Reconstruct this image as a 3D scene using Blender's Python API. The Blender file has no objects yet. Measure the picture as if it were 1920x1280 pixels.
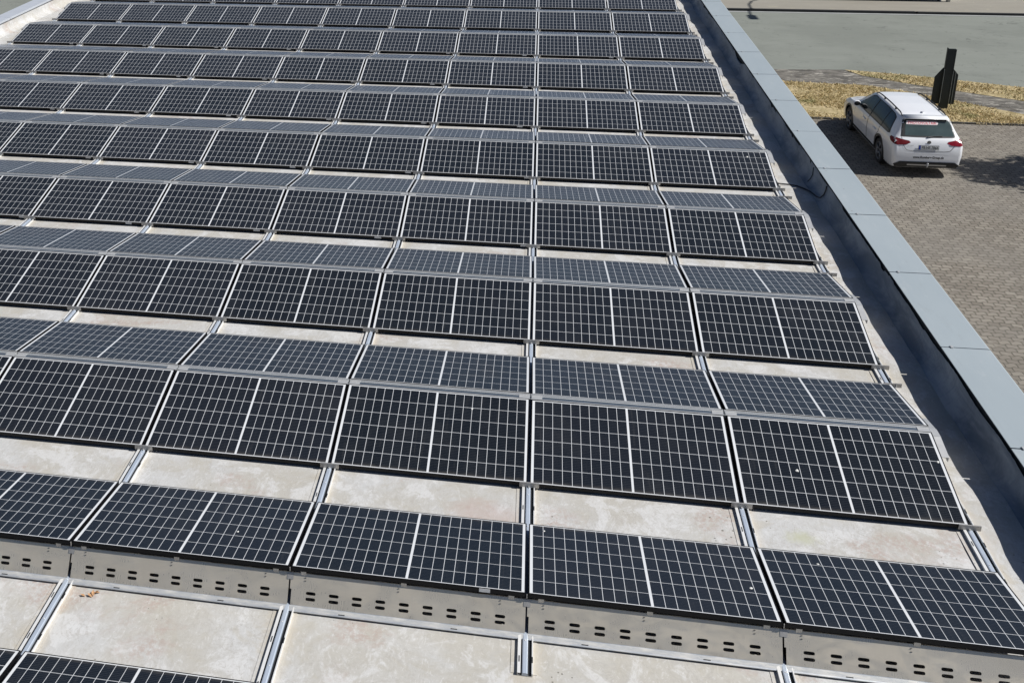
import bpy, bmesh, math, random
from mathutils import Vector, Matrix
from mathutils.bvhtree import BVHTree
random.seed(7)
S = bpy.context.scene
COL = S.collection
R = math.radians
# ------------------------------------------------------------------ camera, sky, sun, exposure
cam = bpy.data.objects.new('camera', bpy.data.cameras.new('camera')); COL.objects.link(cam)
cam.data.sensor_fit = 'HORIZONTAL'; cam.data.sensor_width = 36
cam.data.lens = 2024.28 * 36 / 1920
cam.data.shift_x = (960 - 615.68) / 1920
cam.data.shift_y = -(640 - 242.80) / 1920
cam.location = (-0.12212, -8.19634, 6.02673)
cam.rotation_euler = (1.253462, 0.020497, 0.185954)
cam.data.clip_start = 0.1; cam.data.clip_end = 3000
S.camera = cam
SUN_EL = 46.0
W = bpy.data.worlds.new('World'); S.world = W; W.use_nodes = True
nt = W.node_tree; nt.nodes.clear()
sky = nt.nodes.new('ShaderNodeTexSky'); sky.sky_type = 'NISHITA'; sky.sun_disc = False
sky.sun_elevation = R(SUN_EL); sky.sun_rotation = R(90)
sky.air_density = 0.75; sky.dust_density = 1.2; sky.ozone_density = 5.0
bg = nt.nodes.new('ShaderNodeBackground'); bg.inputs['Strength'].default_value = 0.052
wo = nt.nodes.new('ShaderNodeOutputWorld')
nt.links.new(sky.outputs[0], bg.inputs[0]); nt.links.new(bg.outputs[0], wo.inputs[0])
sun = bpy.data.objects.new('sun', bpy.data.lights.new('sun', 'SUN')); COL.objects.link(sun)
sun.data.energy = 5.0; sun.data.angle = R(0.5); sun.data.color = (1.0, 0.975, 0.945)
d = Vector((-math.cos(R(SUN_EL)), 0.0, -math.sin(R(SUN_EL))))
sun.rotation_euler = d.to_track_quat('-Z', 'Y').to_euler(); sun.location = (30, 0, 40)
vs = S.view_settings
vs.view_transform = 'Standard'; vs.look = 'None'; vs.exposure = 0.1; vs.gamma = 1.0; vs.use_curve_mapping = False
S.render.film_transparent = False

# ------------------------------------------------------------------ object helpers
def tag(o, label=None, cat=None, group=None, kind=None):
    if label: o['label'] = label
    if cat: o['category'] = cat
    if group: o['group'] = group
    if kind: o['kind'] = kind
    return o
def empty(name, loc=(0, 0, 0), rot=(0, 0, 0)):
    o = bpy.data.objects.new(name, None); COL.objects.link(o)
    o.location = loc; o.rotation_euler = rot; o.empty_display_size = 0.1
    return o
def copy_tree(o, parent=None):
    c = o.copy(); COL.objects.link(c)
    if parent is not None: c.parent = parent
    for ch in o.children: copy_tree(ch, c)
    return c
class MB:
    def __init__(s): s.v = []; s.f = []; s.m = []
    def face(s, pts, mi=0):
        n = len(s.v); s.v += [tuple(p) for p in pts]; s.f.append(tuple(range(n, n + len(pts)))); s.m.append(mi)
    def box(s, x0, x1, y0, y1, z0, z1, mi=0, M=None):
        P = [(x0, y0, z0), (x1, y0, z0), (x1, y1, z0), (x0, y1, z0), (x0, y0, z1), (x1, y0, z1), (x1, y1, z1), (x0, y1, z1)]
        if M is not None: P = [tuple(M @ Vector(p)) for p in P]
        n = len(s.v); s.v += P
        for q in ((3, 2, 1, 0), (4, 5, 6, 7), (0, 1, 5, 4), (1, 2, 6, 5), (2, 3, 7, 6), (3, 0, 4, 7)):
            s.f.append(tuple(n + i for i in q)); s.m.append(mi)
        return s
    def prism(s, prof, axis, a, b, mi=0):
        """closed 2D profile swept along an axis from a to b"""
        def P(t, u, v): return {'x': (t, u, v), 'y': (u, t, v), 'z': (u, v, t)}[axis]
        n = len(s.v); k = len(prof)
        s.v += [P(a, *p) for p in prof] + [P(b, *p) for p in prof]
        for i in range(k):
            j = (i + 1) % k; s.f.append((n + i, n + j, n + k + j, n + k + i)); s.m.append(mi)
        s.f.append(tuple(n + i for i in range(k))[::-1]); s.f.append(tuple(n + k + i for i in range(k))); s.m += [mi, mi]
        return s
    def tube(s, pts, r, n=8, mi=0, cap=True):
        pts = [Vector(p) for p in pts]; rs = r if isinstance(r, (list, tuple)) else [r] * len(pts)
        b = len(s.v); up = None
        for i, p in enumerate(pts):
            t = (pts[min(i + 1, len(pts) - 1)] - pts[max(i - 1, 0)]).normalized()
            if up is None: up = t.orthogonal().normalized()
            up = (up - t * up.dot(t)).normalized(); w = t.cross(up)
            for k in range(n):
                a = 2 * math.pi * k / n; s.v.append(tuple(p + (up * math.cos(a) + w * math.sin(a)) * rs[i]))
        for i in range(len(pts) - 1):
            for k in range(n):
                k2 = (k + 1) % n; s.f.append((b + i * n + k, b + i * n + k2, b + (i + 1) * n + k2, b + (i + 1) * n + k)); s.m.append(mi)
        if cap:
            s.f.append(tuple(b + k for k in range(n))[::-1]); s.f.append(tuple(b + (len(pts) - 1) * n + k for k in range(n))); s.m += [mi, mi]
        return s
    def lathe(s, prof, n=28, M=None, mi=0):
        """profile (r, y) turned round the y axis"""
        b = len(s.v); k = len(prof)
        for i in range(n):
            a = 2 * math.pi * i / n
            for (r, y) in prof:
                p = Vector((r * math.cos(a), y, r * math.sin(a)))
                s.v.append(tuple(M @ p) if M is not None else tuple(p))
        for i in range(n):
            i2 = (i + 1) % n
            for j in range(k - 1):
                s.f.append((b + i * k + j, b + i * k + j + 1, b + i2 * k + j + 1, b + i2 * k + j)); s.m.append(mi)
        return s
    def build(s, name, mats, parent=None, smooth=False, bevel=0, fix=True):
        me = bpy.data.meshes.new(name); me.from_pydata(s.v, [], s.f)
        for m in (mats if isinstance(mats, (list, tuple)) else [mats]): me.materials.append(m)
        for p, mi in zip(me.polygons, s.m): p.material_index = mi; p.use_smooth = smooth
        if fix or bevel:
            bm = bmesh.new(); bm.from_mesh(me)
            if fix: bmesh.ops.recalc_face_normals(bm, faces=bm.faces[:])
            if bevel:
                bmesh.ops.bevel(bm, geom=[e for e in bm.edges if e.is_manifold and e.calc_face_angle(0) > 0.5], offset=bevel, segments=2, affect='EDGES', clamp_overlap=True)
            bm.to_mesh(me); bm.free()
        o = bpy.data.objects.new(name, me); COL.objects.link(o)
        if parent is not None: o.parent = parent
        return o

# ------------------------------------------------------------------ material helpers
class NT:
    def __init__(s, name):
        s.m = bpy.data.materials.new(name); s.m.use_nodes = True; s.t = s.m.node_tree; s.t.nodes.clear()
        s.out = s.t.nodes.new('ShaderNodeOutputMaterial'); s.b = s.t.nodes.new('ShaderNodeBsdfPrincipled')
        s.t.links.new(s.b.outputs[0], s.out.inputs[0])
    def n(s, typ, **kw):
        o = s.t.nodes.new(typ)
        for k, v in kw.items(): setattr(o, k, v)
        return o
    def put(s, v, sock):
        if isinstance(v, (int, float)): sock.default_value = v
        elif isinstance(v, (tuple, list)): sock.default_value = tuple(v) + ((1,) if len(v) == 3 and sock.type == 'RGBA' else ())
        else: s.t.links.new(v, sock)
    def math(s, op, a, b=0.0, c=None, clamp=False):
        o = s.n('ShaderNodeMath', operation=op, use_clamp=clamp); s.put(a, o.inputs[0]); s.put(b, o.inputs[1])
        if c is not None: s.put(c, o.inputs[2])
        return o.outputs[0]
    def mix(s, f, a, b, mode='MIX'):
        o = s.n('ShaderNodeMix', data_type='RGBA', blend_type=mode); s.put(f, o.inputs[0]); s.put(a, o.inputs[6]); s.put(b, o.inputs[7])
        return o.outputs[2]
    def coord(s, kind='Object'): return s.n('ShaderNodeTexCoord').outputs[kind]
    def pos(s): return s.n('ShaderNodeNewGeometry').outputs['Position']
    def noise(s, vec, scale, detail=4, rough=0.6, dist=0.0):
        o = s.n('ShaderNodeTexNoise'); s.put(vec, o.inputs['Vector']); o.inputs['Scale'].default_value = scale
        o.inputs['Detail'].default_value = detail; o.inputs['Roughness'].default_value = rough; o.inputs['Distortion'].default_value = dist
        return o.outputs['Fac']
    def ramp(s, f, a, b):
        o = s.n('ShaderNodeMapRange', interpolation_type='SMOOTHSTEP'); s.put(f, o.inputs[0]); o.inputs[1].default_value = a; o.inputs[2].default_value = b
        return o.outputs[0]
    def xyz(s, vec):
        o = s.n('ShaderNodeSeparateXYZ'); s.put(vec, o.inputs[0]); return o.outputs
    def vec(s, x, y, z):
        o = s.n('ShaderNodeCombineXYZ'); s.put(x, o.inputs[0]); s.put(y, o.inputs[1]); s.put(z, o.inputs[2]); return o.outputs[0]
    def scale(s, v, sc):
        o = s.n('ShaderNodeVectorMath', operation='MULTIPLY'); s.put(v, o.inputs[0]); o.inputs[1].default_value = sc; return o.outputs[0]
    def set(s, col=None, rough=None, metal=None, spec=None, bump=None, bs=0.2, bd=0.01, coat=None):
        if col is not None: s.put(col, s.b.inputs['Base Color'])
        if rough is not None: s.put(rough, s.b.inputs['Roughness'])
        if metal is not None: s.put(metal, s.b.inputs['Metallic'])
        if spec is not None: s.put(spec, s.b.inputs['Specular IOR Level'])
        if coat is not None: s.b.inputs['Coat Weight'].default_value = coat; s.b.inputs['Coat Roughness'].default_value = 0.04
        if bump is not None:
            o = s.n('ShaderNodeBump'); o.inputs['Strength'].default_value = bs; o.inputs['Distance'].default_value = bd
            s.put(bump, o.inputs['Height']); s.t.links.new(o.outputs[0], s.b.inputs['Normal'])
        return s.m
def simple(name, col, rough=0.5, metal=0.0, var=0.06, sc=6.0, spec=0.5, coat=None, bump=0.0):
    n = NT(name); p = n.coord()
    f = n.noise(p, sc, 5)
    c = n.mix(f, tuple(max(0, x * (1 - var * 2)) for x in col), tuple(min(1, x * (1 + var * 2)) for x in col))
    r = n.math('MULTIPLY_ADD', n.noise(p, sc * 2.3, 3), 0.16, rough - 0.08)
    return n.set(c, r, metal, spec, bump=(f if bump else None), bs=bump, coat=coat)
# metals, plastics
M_ALU = simple('aluminium', (0.66, 0.66, 0.64), 0.42, 0.55, 0.07, 9)
M_ALU_SATIN = simple('anodised_aluminium', (0.55, 0.57, 0.60), 0.34, 0.85, 0.05, 5)
M_RAILLIP = simple('lit_rail_flange', (0.78, 0.78, 0.76), 0.5, 0.25, 0.05, 9)  # flanges paler than the rib, their stronger light put into the colour
M_RIB = simple('dim_rail_rib', (0.46, 0.52, 0.60), 0.45, 0.25, 0.06, 9)  # bluer, darker tone paints the rib as less lit
M_GROOVE = simple('dark_groove_metal', (0.20, 0.25, 0.30), 0.3, 0.75, 0.1, 5)  # groove floor, darker and bluer than the lips
M_STEEL = simple('bracket_metal', (0.42, 0.41, 0.39), 0.5, 0.6, 0.1, 20)
M_FRAME = simple('black_anodised', (0.006, 0.006, 0.007), 0.5, 0.0, 0.2, 12, spec=0.2)
M_RUBBER = simple('black_rubber', (0.018, 0.018, 0.019), 0.75, 0, 0.2, 20)
M_STICKER = simple('sticker', (0.50, 0.51, 0.52), 0.5, 0, 0.1, 40)
M_DARK = simple('dark_gap', (0.02, 0.022, 0.024), 0.85, 0, 0.2, 8)
M_CABLE = simple('cable_sheath', (0.012, 0.012, 0.013), 0.5, 0, 0.1, 30)
def plate_metal():
    n = NT('mill_finish_sheet'); p = n.coord()
    st = n.noise(n.scale(p, (1.2, 1, 3)), 2.2, 4, 0.55, 0.4)
    fine = n.noise(n.scale(p, (60, 8, 3)), 2.0, 3); blot = n.noise(n.scale(n.pos(), (1.6, 1, 3.5)), 2.4, 4, 0.6, 0.8)
    drip = n.ramp(n.noise(n.scale(p, (14, 1, 0.8)), 1.6, 3, 0.6), 0.66, 0.78)
    c = n.mix(st, (0.62, 0.555, 0.44), (0.80, 0.73, 0.60))
    c = n.mix(n.math('MULTIPLY', drip, 0.35), c, (0.62, 0.58, 0.5))
    c = n.mix(n.math('MULTIPLY', n.ramp(blot, 0.5, 0.66), 0.4), c, (0.56, 0.51, 0.43))
    wsh = n.ramp(n.xyz(n.pos())[2], 0.10, 0.055); c = n.mix(n.math('MULTIPLY', wsh, n.math('MULTIPLY', n.ramp(n.noise(n.scale(p, (9, 1, 9)), 1.5, 5, 0.7), 0.45, 0.7), 0.5)), c, (0.36, 0.31, 0.24))
    r = n.math('ADD', n.math('MULTIPLY_ADD', fine, 0.12, 0.22), n.math('MULTIPLY', n.ramp(blot, 0.4, 0.65), 0.22))
    return n.set(c, r, 0.55, 0.5, bump=n.noise(n.scale(p, (1, 1, 0.7)), 1.3, 1, 0.4), bs=0.12, bd=0.02)
M_PLATE = plate_metal()
def lip_metal():
    n = NT('galvanised_lip'); p = n.coord()
    st = n.ramp(n.noise(n.scale(p, (4, 14, 8)), 1.8, 5, 0.65), 0.35, 0.7)
    c = n.mix(st, (0.50, 0.53, 0.56), (0.72, 0.72, 0.70))
    return n.set(c, 0.45, 0.5)
M_LIP = lip_metal()

def panel_glass():
    """monocrystalline half cut module: 2 x 10 columns, 6 rows, white back sheet seen between the cells, under glass"""
    n = NT('solar_glass'); p = n.coord(); x, y, z = n.xyz(p)
    ax = n.math('ABSOLUTE', x)
    PX, PY, LW = 0.0841, 0.1675, 0.0019
    tx = n.math('DIVIDE', n.math('SUBTRACT', ax, 0.008), PX); ty = n.math('DIVIDE', n.math('SUBTRACT', y, 0.0045), PY)
    fx = n.math('FRACT', tx); fy = n.math('FRACT', ty)
    dx = n.math('MULTIPLY', n.math('MINIMUM', fx, n.math('SUBTRACT', 1.0, fx)), PX)
    dy = n.math('MULTIPLY', n.math('MINIMUM', fy, n.math('SUBTRACT', 1.0, fy)), PY)
    line = n.math('LESS_THAN', n.math('MINIMUM', dx, dy), LW)
    border = n.math('MAXIMUM', n.math('LESS_THAN', ax, 0.008), n.math('GREATER_THAN', ax, 0.008 + 10 * PX))
    border = n.math('MAXIMUM', border, n.math('MAXIMUM', n.math('LESS_THAN', y, 0.0045), n.math('GREATER_THAN', y, 0.0045 + 6 * PY)))
    white = n.math('MAXIMUM', line, border)
    # busbars, every 9th of a cell
    fb = n.math('FRACT', n.math('MULTIPLY', ty, 9.0)); db = n.math('ABSOLUTE', n.math('SUBTRACT', fb, 0.5))
    bus = n.math('MULTIPLY', n.math('LESS_THAN', db, 0.05), 0.55)
    cell = n.vec(n.math('MULTIPLY', n.math('FLOOR', tx), n.math('SIGN', x)), n.math('FLOOR', ty), n.n('ShaderNodeObjectInfo').outputs['Random'])
    wn = n.n('ShaderNodeTexWhiteNoise', noise_dimensions='3D'); n.put(cell, wn.inputs['Vector'])
    c = n.mix(wn.outputs['Value'], (0.0035, 0.006, 0.0095), (0.0075, 0.0105, 0.0145))
    orv = n.n('ShaderNodeObjectInfo').outputs['Random']
    c = n.mix(n.math('MULTIPLY', orv, 0.8), c, (0.010, 0.0125, 0.018))
    c = n.mix(bus, c, (0.08, 0.085, 0.095))
    sheet = n.mix(n.noise(p, 5, 3), (0.60, 0.62, 0.63), (0.74, 0.75, 0.75))
    c = n.mix(white, c, sheet)
    wp = n.pos()
    dust = n.ramp(n.noise(wp, 1.7, 6, 0.7, 0.6), 0.42, 0.8)
    c = n.mix(n.math('MULTIPLY_ADD', dust, 0.016, 0.002), c, (0.42, 0.38, 0.32))
    # dirt gathers along the lower edge of each module
    low = n.ramp(n.math('ADD', y, n.math('MULTIPLY', n.noise(wp, 9, 4), 0.05)), 0.075, 0.02)
    c = n.mix(n.math('MULTIPLY', low, 0.09), c, (0.42, 0.37, 0.30))
    run = n.ramp(n.noise(n.vec(n.math('MULTIPLY', x, 26.0), n.math('MULTIPLY', y, 1.6), n.math('MULTIPLY', orv, 50.0)), 1.0, 4, 0.6, 0.3), 0.58, 0.78)
    c = n.mix(n.math('MULTIPLY', run, 0.03), c, (0.45, 0.42, 0.36))
    r = n.math('MULTIPLY_ADD', dust, 0.14, 0.24)
    n.b.inputs['Sheen Weight'].default_value = 0.72; n.b.inputs['Sheen Roughness'].default_value = 0.275; n.b.inputs['Sheen Tint'].default_value = (0.90, 0.95, 1.0, 1)
    n.b.inputs['IOR'].default_value = 1.45
    return n.set(c, r, 0.0, 0.5)
M_GLASS = panel_glass()

PXC_ = 1.775
def roof_mat():
    n = NT('roof_membrane'); p = n.pos(); x, y, z = n.xyz(p)
    big = n.noise(p, 0.75, 5, 0.62, 0.6); mid = n.noise(p, 2.6, 7, 0.68, 0.7); fine = n.noise(p, 17, 5, 0.7); grit = n.noise(p, 70, 3, 0.7)
    c = n.mix(n.ramp(big, 0.38, 0.62), (0.445, 0.428, 0.385), (0.50, 0.50, 0.488))
    c = n.mix(n.math('MULTIPLY', n.ramp(mid, 0.52, 0.60), 0.65), c, (0.60, 0.60, 0.59))
    c = n.mix(n.math('MULTIPLY', n.ramp(mid, 0.47, 0.38), 0.5), c, (0.42, 0.395, 0.335))
    sc = n.noise(n.scale(p, (2.2, 1, 1)), 8.5, 8, 0.8, 1.4)
    c = n.mix(n.math('MULTIPLY', n.ramp(sc, 0.52, 0.62), 0.42), c, (0.39, 0.375, 0.34))
    c = n.mix(n.math('MULTIPLY', n.ramp(sc, 0.47, 0.38), 0.45), c, (0.63, 0.63, 0.62))
    pink = n.ramp(n.noise(n.scale(p, (1, 1.5, 1)), 0.95, 4, 0.6, 0.5), 0.55, 0.68)
    c = n.mix(n.math('MULTIPLY', pink, n.math('MULTIPLY', n.ramp(n.noise(p, 24, 5, 0.8), 0.40, 0.60), 0.8)), c, (0.40, 0.325, 0.285))
    c = n.mix(n.math('MULTIPLY', n.ramp(fine, 0.54, 0.68), 0.35), c, (0.36, 0.34, 0.30))
    c = n.mix(n.math('MULTIPLY', n.ramp(grit, 0.56, 0.72), 0.35), c, (0.33, 0.315, 0.28))
    # dirt collects in bands beside the rails
    rx = n.math('ABSOLUTE', n.math('SUBTRACT', n.math('FRACT', n.math('ADD', n.math('DIVIDE', x, PXC_), 40.5)), 0.5))
    c = n.mix(n.math('MULTIPLY', n.ramp(n.math('ADD', rx, n.math('MULTIPLY', n.math('SUBTRACT', mid, 0.5), 0.09)), 0.085, 0.03), 0.35), c, (0.50, 0.44, 0.34))
    vein = n.math('ABSOLUTE', n.math('SUBTRACT', n.noise(p, 5.5, 5, 0.62, 0.9), 0.5))
    c = n.mix(n.math('MULTIPLY', n.ramp(vein, 0.018, 0.0), n.math('MULTIPLY', n.ramp(n.noise(p, 1.3, 2), 0.48, 0.60), 0.5)), c, (0.36, 0.34, 0.31))
    v = n.n('ShaderNodeTexVoronoi'); v.inputs['Scale'].default_value = 16; n.put(p, v.inputs['Vector'])
    speck = n.math('MULTIPLY', n.math('LESS_THAN', v.outputs['Distance'], n.math('MULTIPLY', n.ramp(n.noise(p, 0.9, 3), 0.5, 0.72), 0.18)), 0.75)
    c = n.mix(speck, c, (0.12, 0.11, 0.09))
    # moss spot, stain rings
    dd = n.math('SQRT', n.math('ADD', n.math('POWER', n.math('SUBTRACT', x, 2.20), 2.0), n.math('POWER', n.math('MULTIPLY', n.math('SUBTRACT', y, -0.30), 1.4), 2.0)))
    dd = n.math('ADD', dd, n.math('MULTIPLY', n.math('SUBTRACT', fine, 0.5), 0.25))
    c = n.mix(n.math('MULTIPLY', n.ramp(dd, 0.19, 0.0), 0.5), c, (0.40, 0.405, 0.22))
    d3 = n.math('SQRT', n.math('ADD', n.math('POWER', n.math('SUBTRACT', x, -0.32), 2.0), n.math('POWER', n.math('MULTIPLY', n.math('SUBTRACT', y, -0.42), 1.5), 2.0)))
    d3 = n.math('ADD', d3, n.math('MULTIPLY', n.math('SUBTRACT', mid, 0.5), 0.7))
    c = n.mix(n.math('MULTIPLY', n.ramp(d3, 0.36, 0.12), n.math('MULTIPLY_ADD', fine, 0.8, 0.1)), c, (0.43, 0.335, 0.295))
    for (sx, sy, sr) in ((-0.17, -1.97, 0.055), (0.33, -1.94, 0.07), (0.62, -1.99, 0.09)):
        d2 = n.math('SQRT', n.math('ADD', n.math('POWER', n.math('SUBTRACT', x, sx), 2.0), n.math('POWER', n.math('SUBTRACT', y, sy), 2.0)))
        d2 = n.math('ADD', d2, n.math('MULTIPLY', n.math('SUBTRACT', mid, 0.5), 0.12))
        c = n.mix(n.math('MULTIPLY', n.ramp(n.math('ABSOLUTE', n.math('SUBTRACT', d2, sr)), 0.03, 0.0), 0.3), c, (0.40, 0.39, 0.36))
    return n.set(c, 0.72, 0.0, 0.35, bump=n.math('ADD', mid, n.math('MULTIPLY', grit, 0.12)), bs=0.35, bd=0.012)
M_ROOF = roof_mat()
def upstand_mat():  # dark blue-grey base puts the parapet's shade into the sheet colour
    n = NT('shade_blue_upstand'); p = n.pos()
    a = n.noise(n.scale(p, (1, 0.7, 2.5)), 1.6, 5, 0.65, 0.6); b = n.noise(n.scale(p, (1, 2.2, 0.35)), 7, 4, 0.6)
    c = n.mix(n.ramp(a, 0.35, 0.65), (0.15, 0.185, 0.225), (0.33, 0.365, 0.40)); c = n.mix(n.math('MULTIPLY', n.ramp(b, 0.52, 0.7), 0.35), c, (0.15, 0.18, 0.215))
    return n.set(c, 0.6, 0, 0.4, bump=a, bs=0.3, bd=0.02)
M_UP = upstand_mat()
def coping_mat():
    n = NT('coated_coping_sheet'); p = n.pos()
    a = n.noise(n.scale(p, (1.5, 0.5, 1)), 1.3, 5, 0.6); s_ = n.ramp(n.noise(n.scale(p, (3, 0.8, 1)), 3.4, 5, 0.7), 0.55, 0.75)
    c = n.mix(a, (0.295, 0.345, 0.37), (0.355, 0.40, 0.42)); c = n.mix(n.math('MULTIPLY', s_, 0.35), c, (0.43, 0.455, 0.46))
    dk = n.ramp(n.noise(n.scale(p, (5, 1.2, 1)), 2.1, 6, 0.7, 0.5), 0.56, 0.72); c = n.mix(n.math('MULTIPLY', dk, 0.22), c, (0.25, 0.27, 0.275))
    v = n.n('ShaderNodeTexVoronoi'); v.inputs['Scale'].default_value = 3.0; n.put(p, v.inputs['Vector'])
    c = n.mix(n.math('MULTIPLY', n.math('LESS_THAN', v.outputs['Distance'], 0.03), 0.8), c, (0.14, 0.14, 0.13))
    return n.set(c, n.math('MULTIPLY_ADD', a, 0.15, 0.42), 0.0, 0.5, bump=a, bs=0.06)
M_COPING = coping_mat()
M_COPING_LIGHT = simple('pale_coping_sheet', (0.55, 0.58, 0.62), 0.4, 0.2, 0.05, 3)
M_WALL = simple('rendered_wall', (0.17, 0.18, 0.20), 0.85, 0, 0.08, 2)

# ------------------------------------------------------------------ the setting: ground, yard, road, paths, verges
GZ = -4.0
def poly_sheet(name, pts, z, m, kind='structure', thick=None):
    me = bpy.data.meshes.new(name); bm = bmesh.new()
    vv = [bm.verts.new((x, y, z)) for x, y in pts]; f = bm.faces.new(vv)
    if f.normal.z < 0: bmesh.ops.reverse_faces(bm, faces=[f])
    if thick:
        r = bmesh.ops.extrude_face_region(bm, geom=[f]); 
        bmesh.ops.translate(bm, verts=[v for v in r['geom'] if isinstance(v, bmesh.types.BMVert)], vec=(0, 0, thick))
        bmesh.ops.recalc_face_normals(bm, faces=bm.faces[:])
    bm.to_mesh(me); bm.free(); me.materials.append(m)
    o = bpy.data.objects.new(name, me); COL.objects.link(o); tag(o, kind=kind); return o
def asphalt(name, a, b, streak=True):
    n = NT(name); p = n.pos()
    g = n.noise(p, 90, 3, 0.7); m_ = n.noise(n.scale(p, (0.25, 1.4, 1)), 1.1, 6, 0.65, 0.3); l = n.noise(p, 0.35, 4)
    c = n.mix(m_, a, b); c = n.mix(n.math('MULTIPLY', n.ramp(l, 0.42, 0.62), 0.45), c, tuple(v * 0.82 for v in a))
    c = n.mix(n.math('MULTIPLY', n.ramp(g, 0.5, 0.75), 0.25), c, tuple(v * 1.35 for v in b))
    cr = n.math('ABSOLUTE', n.math('SUBTRACT', n.noise(n.scale(p, (0.35, 1, 1)), 1.1, 4, 0.55, 0.6), 0.5))
    c = n.mix(n.math('MULTIPLY', n.ramp(cr, 0.006, 0.0), 0.6), c, tuple(v * 0.45 for v in a))
    return n.set(c, 0.85, 0, 0.3, bump=g, bs=0.4, bd=0.006)
M_ROAD = asphalt('worn_asphalt', (0.185, 0.198, 0.172), (0.235, 0.247, 0.218))
M_GROUND = asphalt('yard_asphalt', (0.19, 0.195, 0.185), (0.24, 0.24, 0.225))
def path_mat():
    n = NT('old_footpath'); p = n.pos()
    a = n.noise(n.scale(p, (0.6, 1.5, 1)), 2.0, 6, 0.7, 0.5); g = n.noise(p, 14, 5, 0.75); h = n.noise(p, 5, 4, 0.7)
    c = n.mix(n.ramp(a, 0.35, 0.65), (0.075, 0.07, 0.062), (0.19, 0.178, 0.155))
    c = n.mix(n.math('MULTIPLY', n.ramp(n.noise(n.scale(p, (0.7, 1.6, 1)), 3.6, 6, 0.8), 0.53, 0.60), 0.8), c, (0.42, 0.395, 0.345))
    c = n.mix(n.math('MULTIPLY', n.ramp(h, 0.58, 0.72), 0.5), c, (0.26, 0.23, 0.14))
    return n.set(c, 0.9, 0, 0.2, bump=g, bs=0.5, bd=0.02)
M_PATH = path_mat()
def brick_mat():
    n = NT('interlocking_pavers'); p = n.pos(); x, y, z = n.xyz(p)
    # wavy interlocking concrete blocks
    wx = n.math('ADD', x, n.math('MULTIPLY', n.math('SINE', n.math('MULTIPLY', y, 2 * math.pi / 0.28)), 0.012))
    wy = n.math('ADD', y, n.math('MULTIPLY', n.math('SINE', n.math('MULTIPLY', x, 2 * math.pi / 0.20)), 0.016))
    b = n.n('ShaderNodeTexBrick'); n.put(n.vec(wx, wy, 0.0), b.inputs['Vector'])
    b.inputs['Scale'].default_value = 1.0; b.inputs['Brick Width'].default_value = 0.20; b.inputs['Row Height'].default_value = 0.14
    b.inputs['Mortar Size'].default_value = 0.011; b.inputs['Mortar Smooth'].default_value = 0.35; b.offset = 0.5
    b.inputs['Color1'].default_value = (0.178, 0.158, 0.130, 1); b.inputs['Color2'].default_value = (0.262, 0.237, 0.197, 1); b.inputs['Mortar'].default_value = (0.06, 0.053, 0.042, 1)
    l = n.noise(p, 0.5, 5, 0.6); g = n.noise(p, 30, 4, 0.7)
    c = n.mix(n.math('MULTIPLY', n.ramp(l, 0.35, 0.7), 0.35), b.outputs['Color'], (0.20, 0.19, 0.17), 'MIX')
    c = n.mix(n.math('MULTIPLY', n.ramp(g, 0.55, 0.72), 0.35), c, (0.36, 0.33, 0.28))
    c = n.mix(n.math('MULTIPLY', n.ramp(n.noise(p, 3, 3), 0.68, 0.75), 0.5), c, (0.38, 0.35, 0.30))
    oil = n.ramp(n.noise(n.scale(p, (1, 0.6, 1)), 0.8, 5, 0.65, 0.4), 0.56, 0.72); c = n.mix(n.math('MULTIPLY', oil, 0.35), c, (0.12, 0.11, 0.095))
    pt = n.ramp(n.noise(p, 1.9, 5, 0.75), 0.56, 0.66); c = n.mix(n.math('MULTIPLY', pt, 0.3), c, (0.31, 0.285, 0.24))
    return n.set(c, 0.9, 0, 0.25, bump=b.outputs['Fac'], bs=-0.6, bd=0.01)
M_BRICK = brick_mat()
def verge_mat():
    n = NT('dry_soil'); p = n.pos()
    a = n.noise(p, 3.0, 6, 0.7, 0.4); b = n.noise(p, 12, 5, 0.75)
    c = n.mix(n.ramp(a, 0.35, 0.65), (0.29, 0.235, 0.12), (0.50, 0.41, 0.245)); c = n.mix(n.math('MULTIPLY', n.ramp(b, 0.56, 0.68), 0.6), c, (0.17, 0.165, 0.085))
    return n.set(c, 0.95, 0, 0.1, bump=b, bs=0.7, bd=0.03)
M_VERGE = verge_mat()
def grass_mat():
    n = NT('dry_grass'); p = n.pos(); oi = n.noise(p, 6, 4, 0.7); q = n.noise(p, 0.9, 4, 0.6, 0.3)
    c = n.mix(n.ramp(oi, 0.35, 0.65), (0.37, 0.295, 0.13), (0.66, 0.535, 0.31)); c = n.mix(n.math('MULTIPLY', n.ramp(q, 0.53, 0.66), 0.8), c, (0.29, 0.29, 0.125))
    return n.set(c, 0.8, 0, 0.2)
M_GRASS = grass_mat()
M_KERB = simple('kerb_stone', (0.34, 0.33, 0.31), 0.85, 0, 0.12, 4)
def farpath_mat():
    n = NT('far_pavement'); p = n.pos()
    a = n.noise(n.scale(p, (0.4, 1.5, 1)), 1.3, 6, 0.7, 0.4); g = n.noise(n.scale(p, (0.8, 2.2, 1)), 2.6, 5, 0.7)
    c = n.mix(a, (0.22, 0.205, 0.17), (0.33, 0.31, 0.265)); c = n.mix(n.math('MULTIPLY', n.ramp(g, 0.60, 0.70), 0.75), c, (0.45, 0.42, 0.28))
    return n.set(c, 0.9, 0, 0.2)
M_FAR = farpath_mat()

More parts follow.
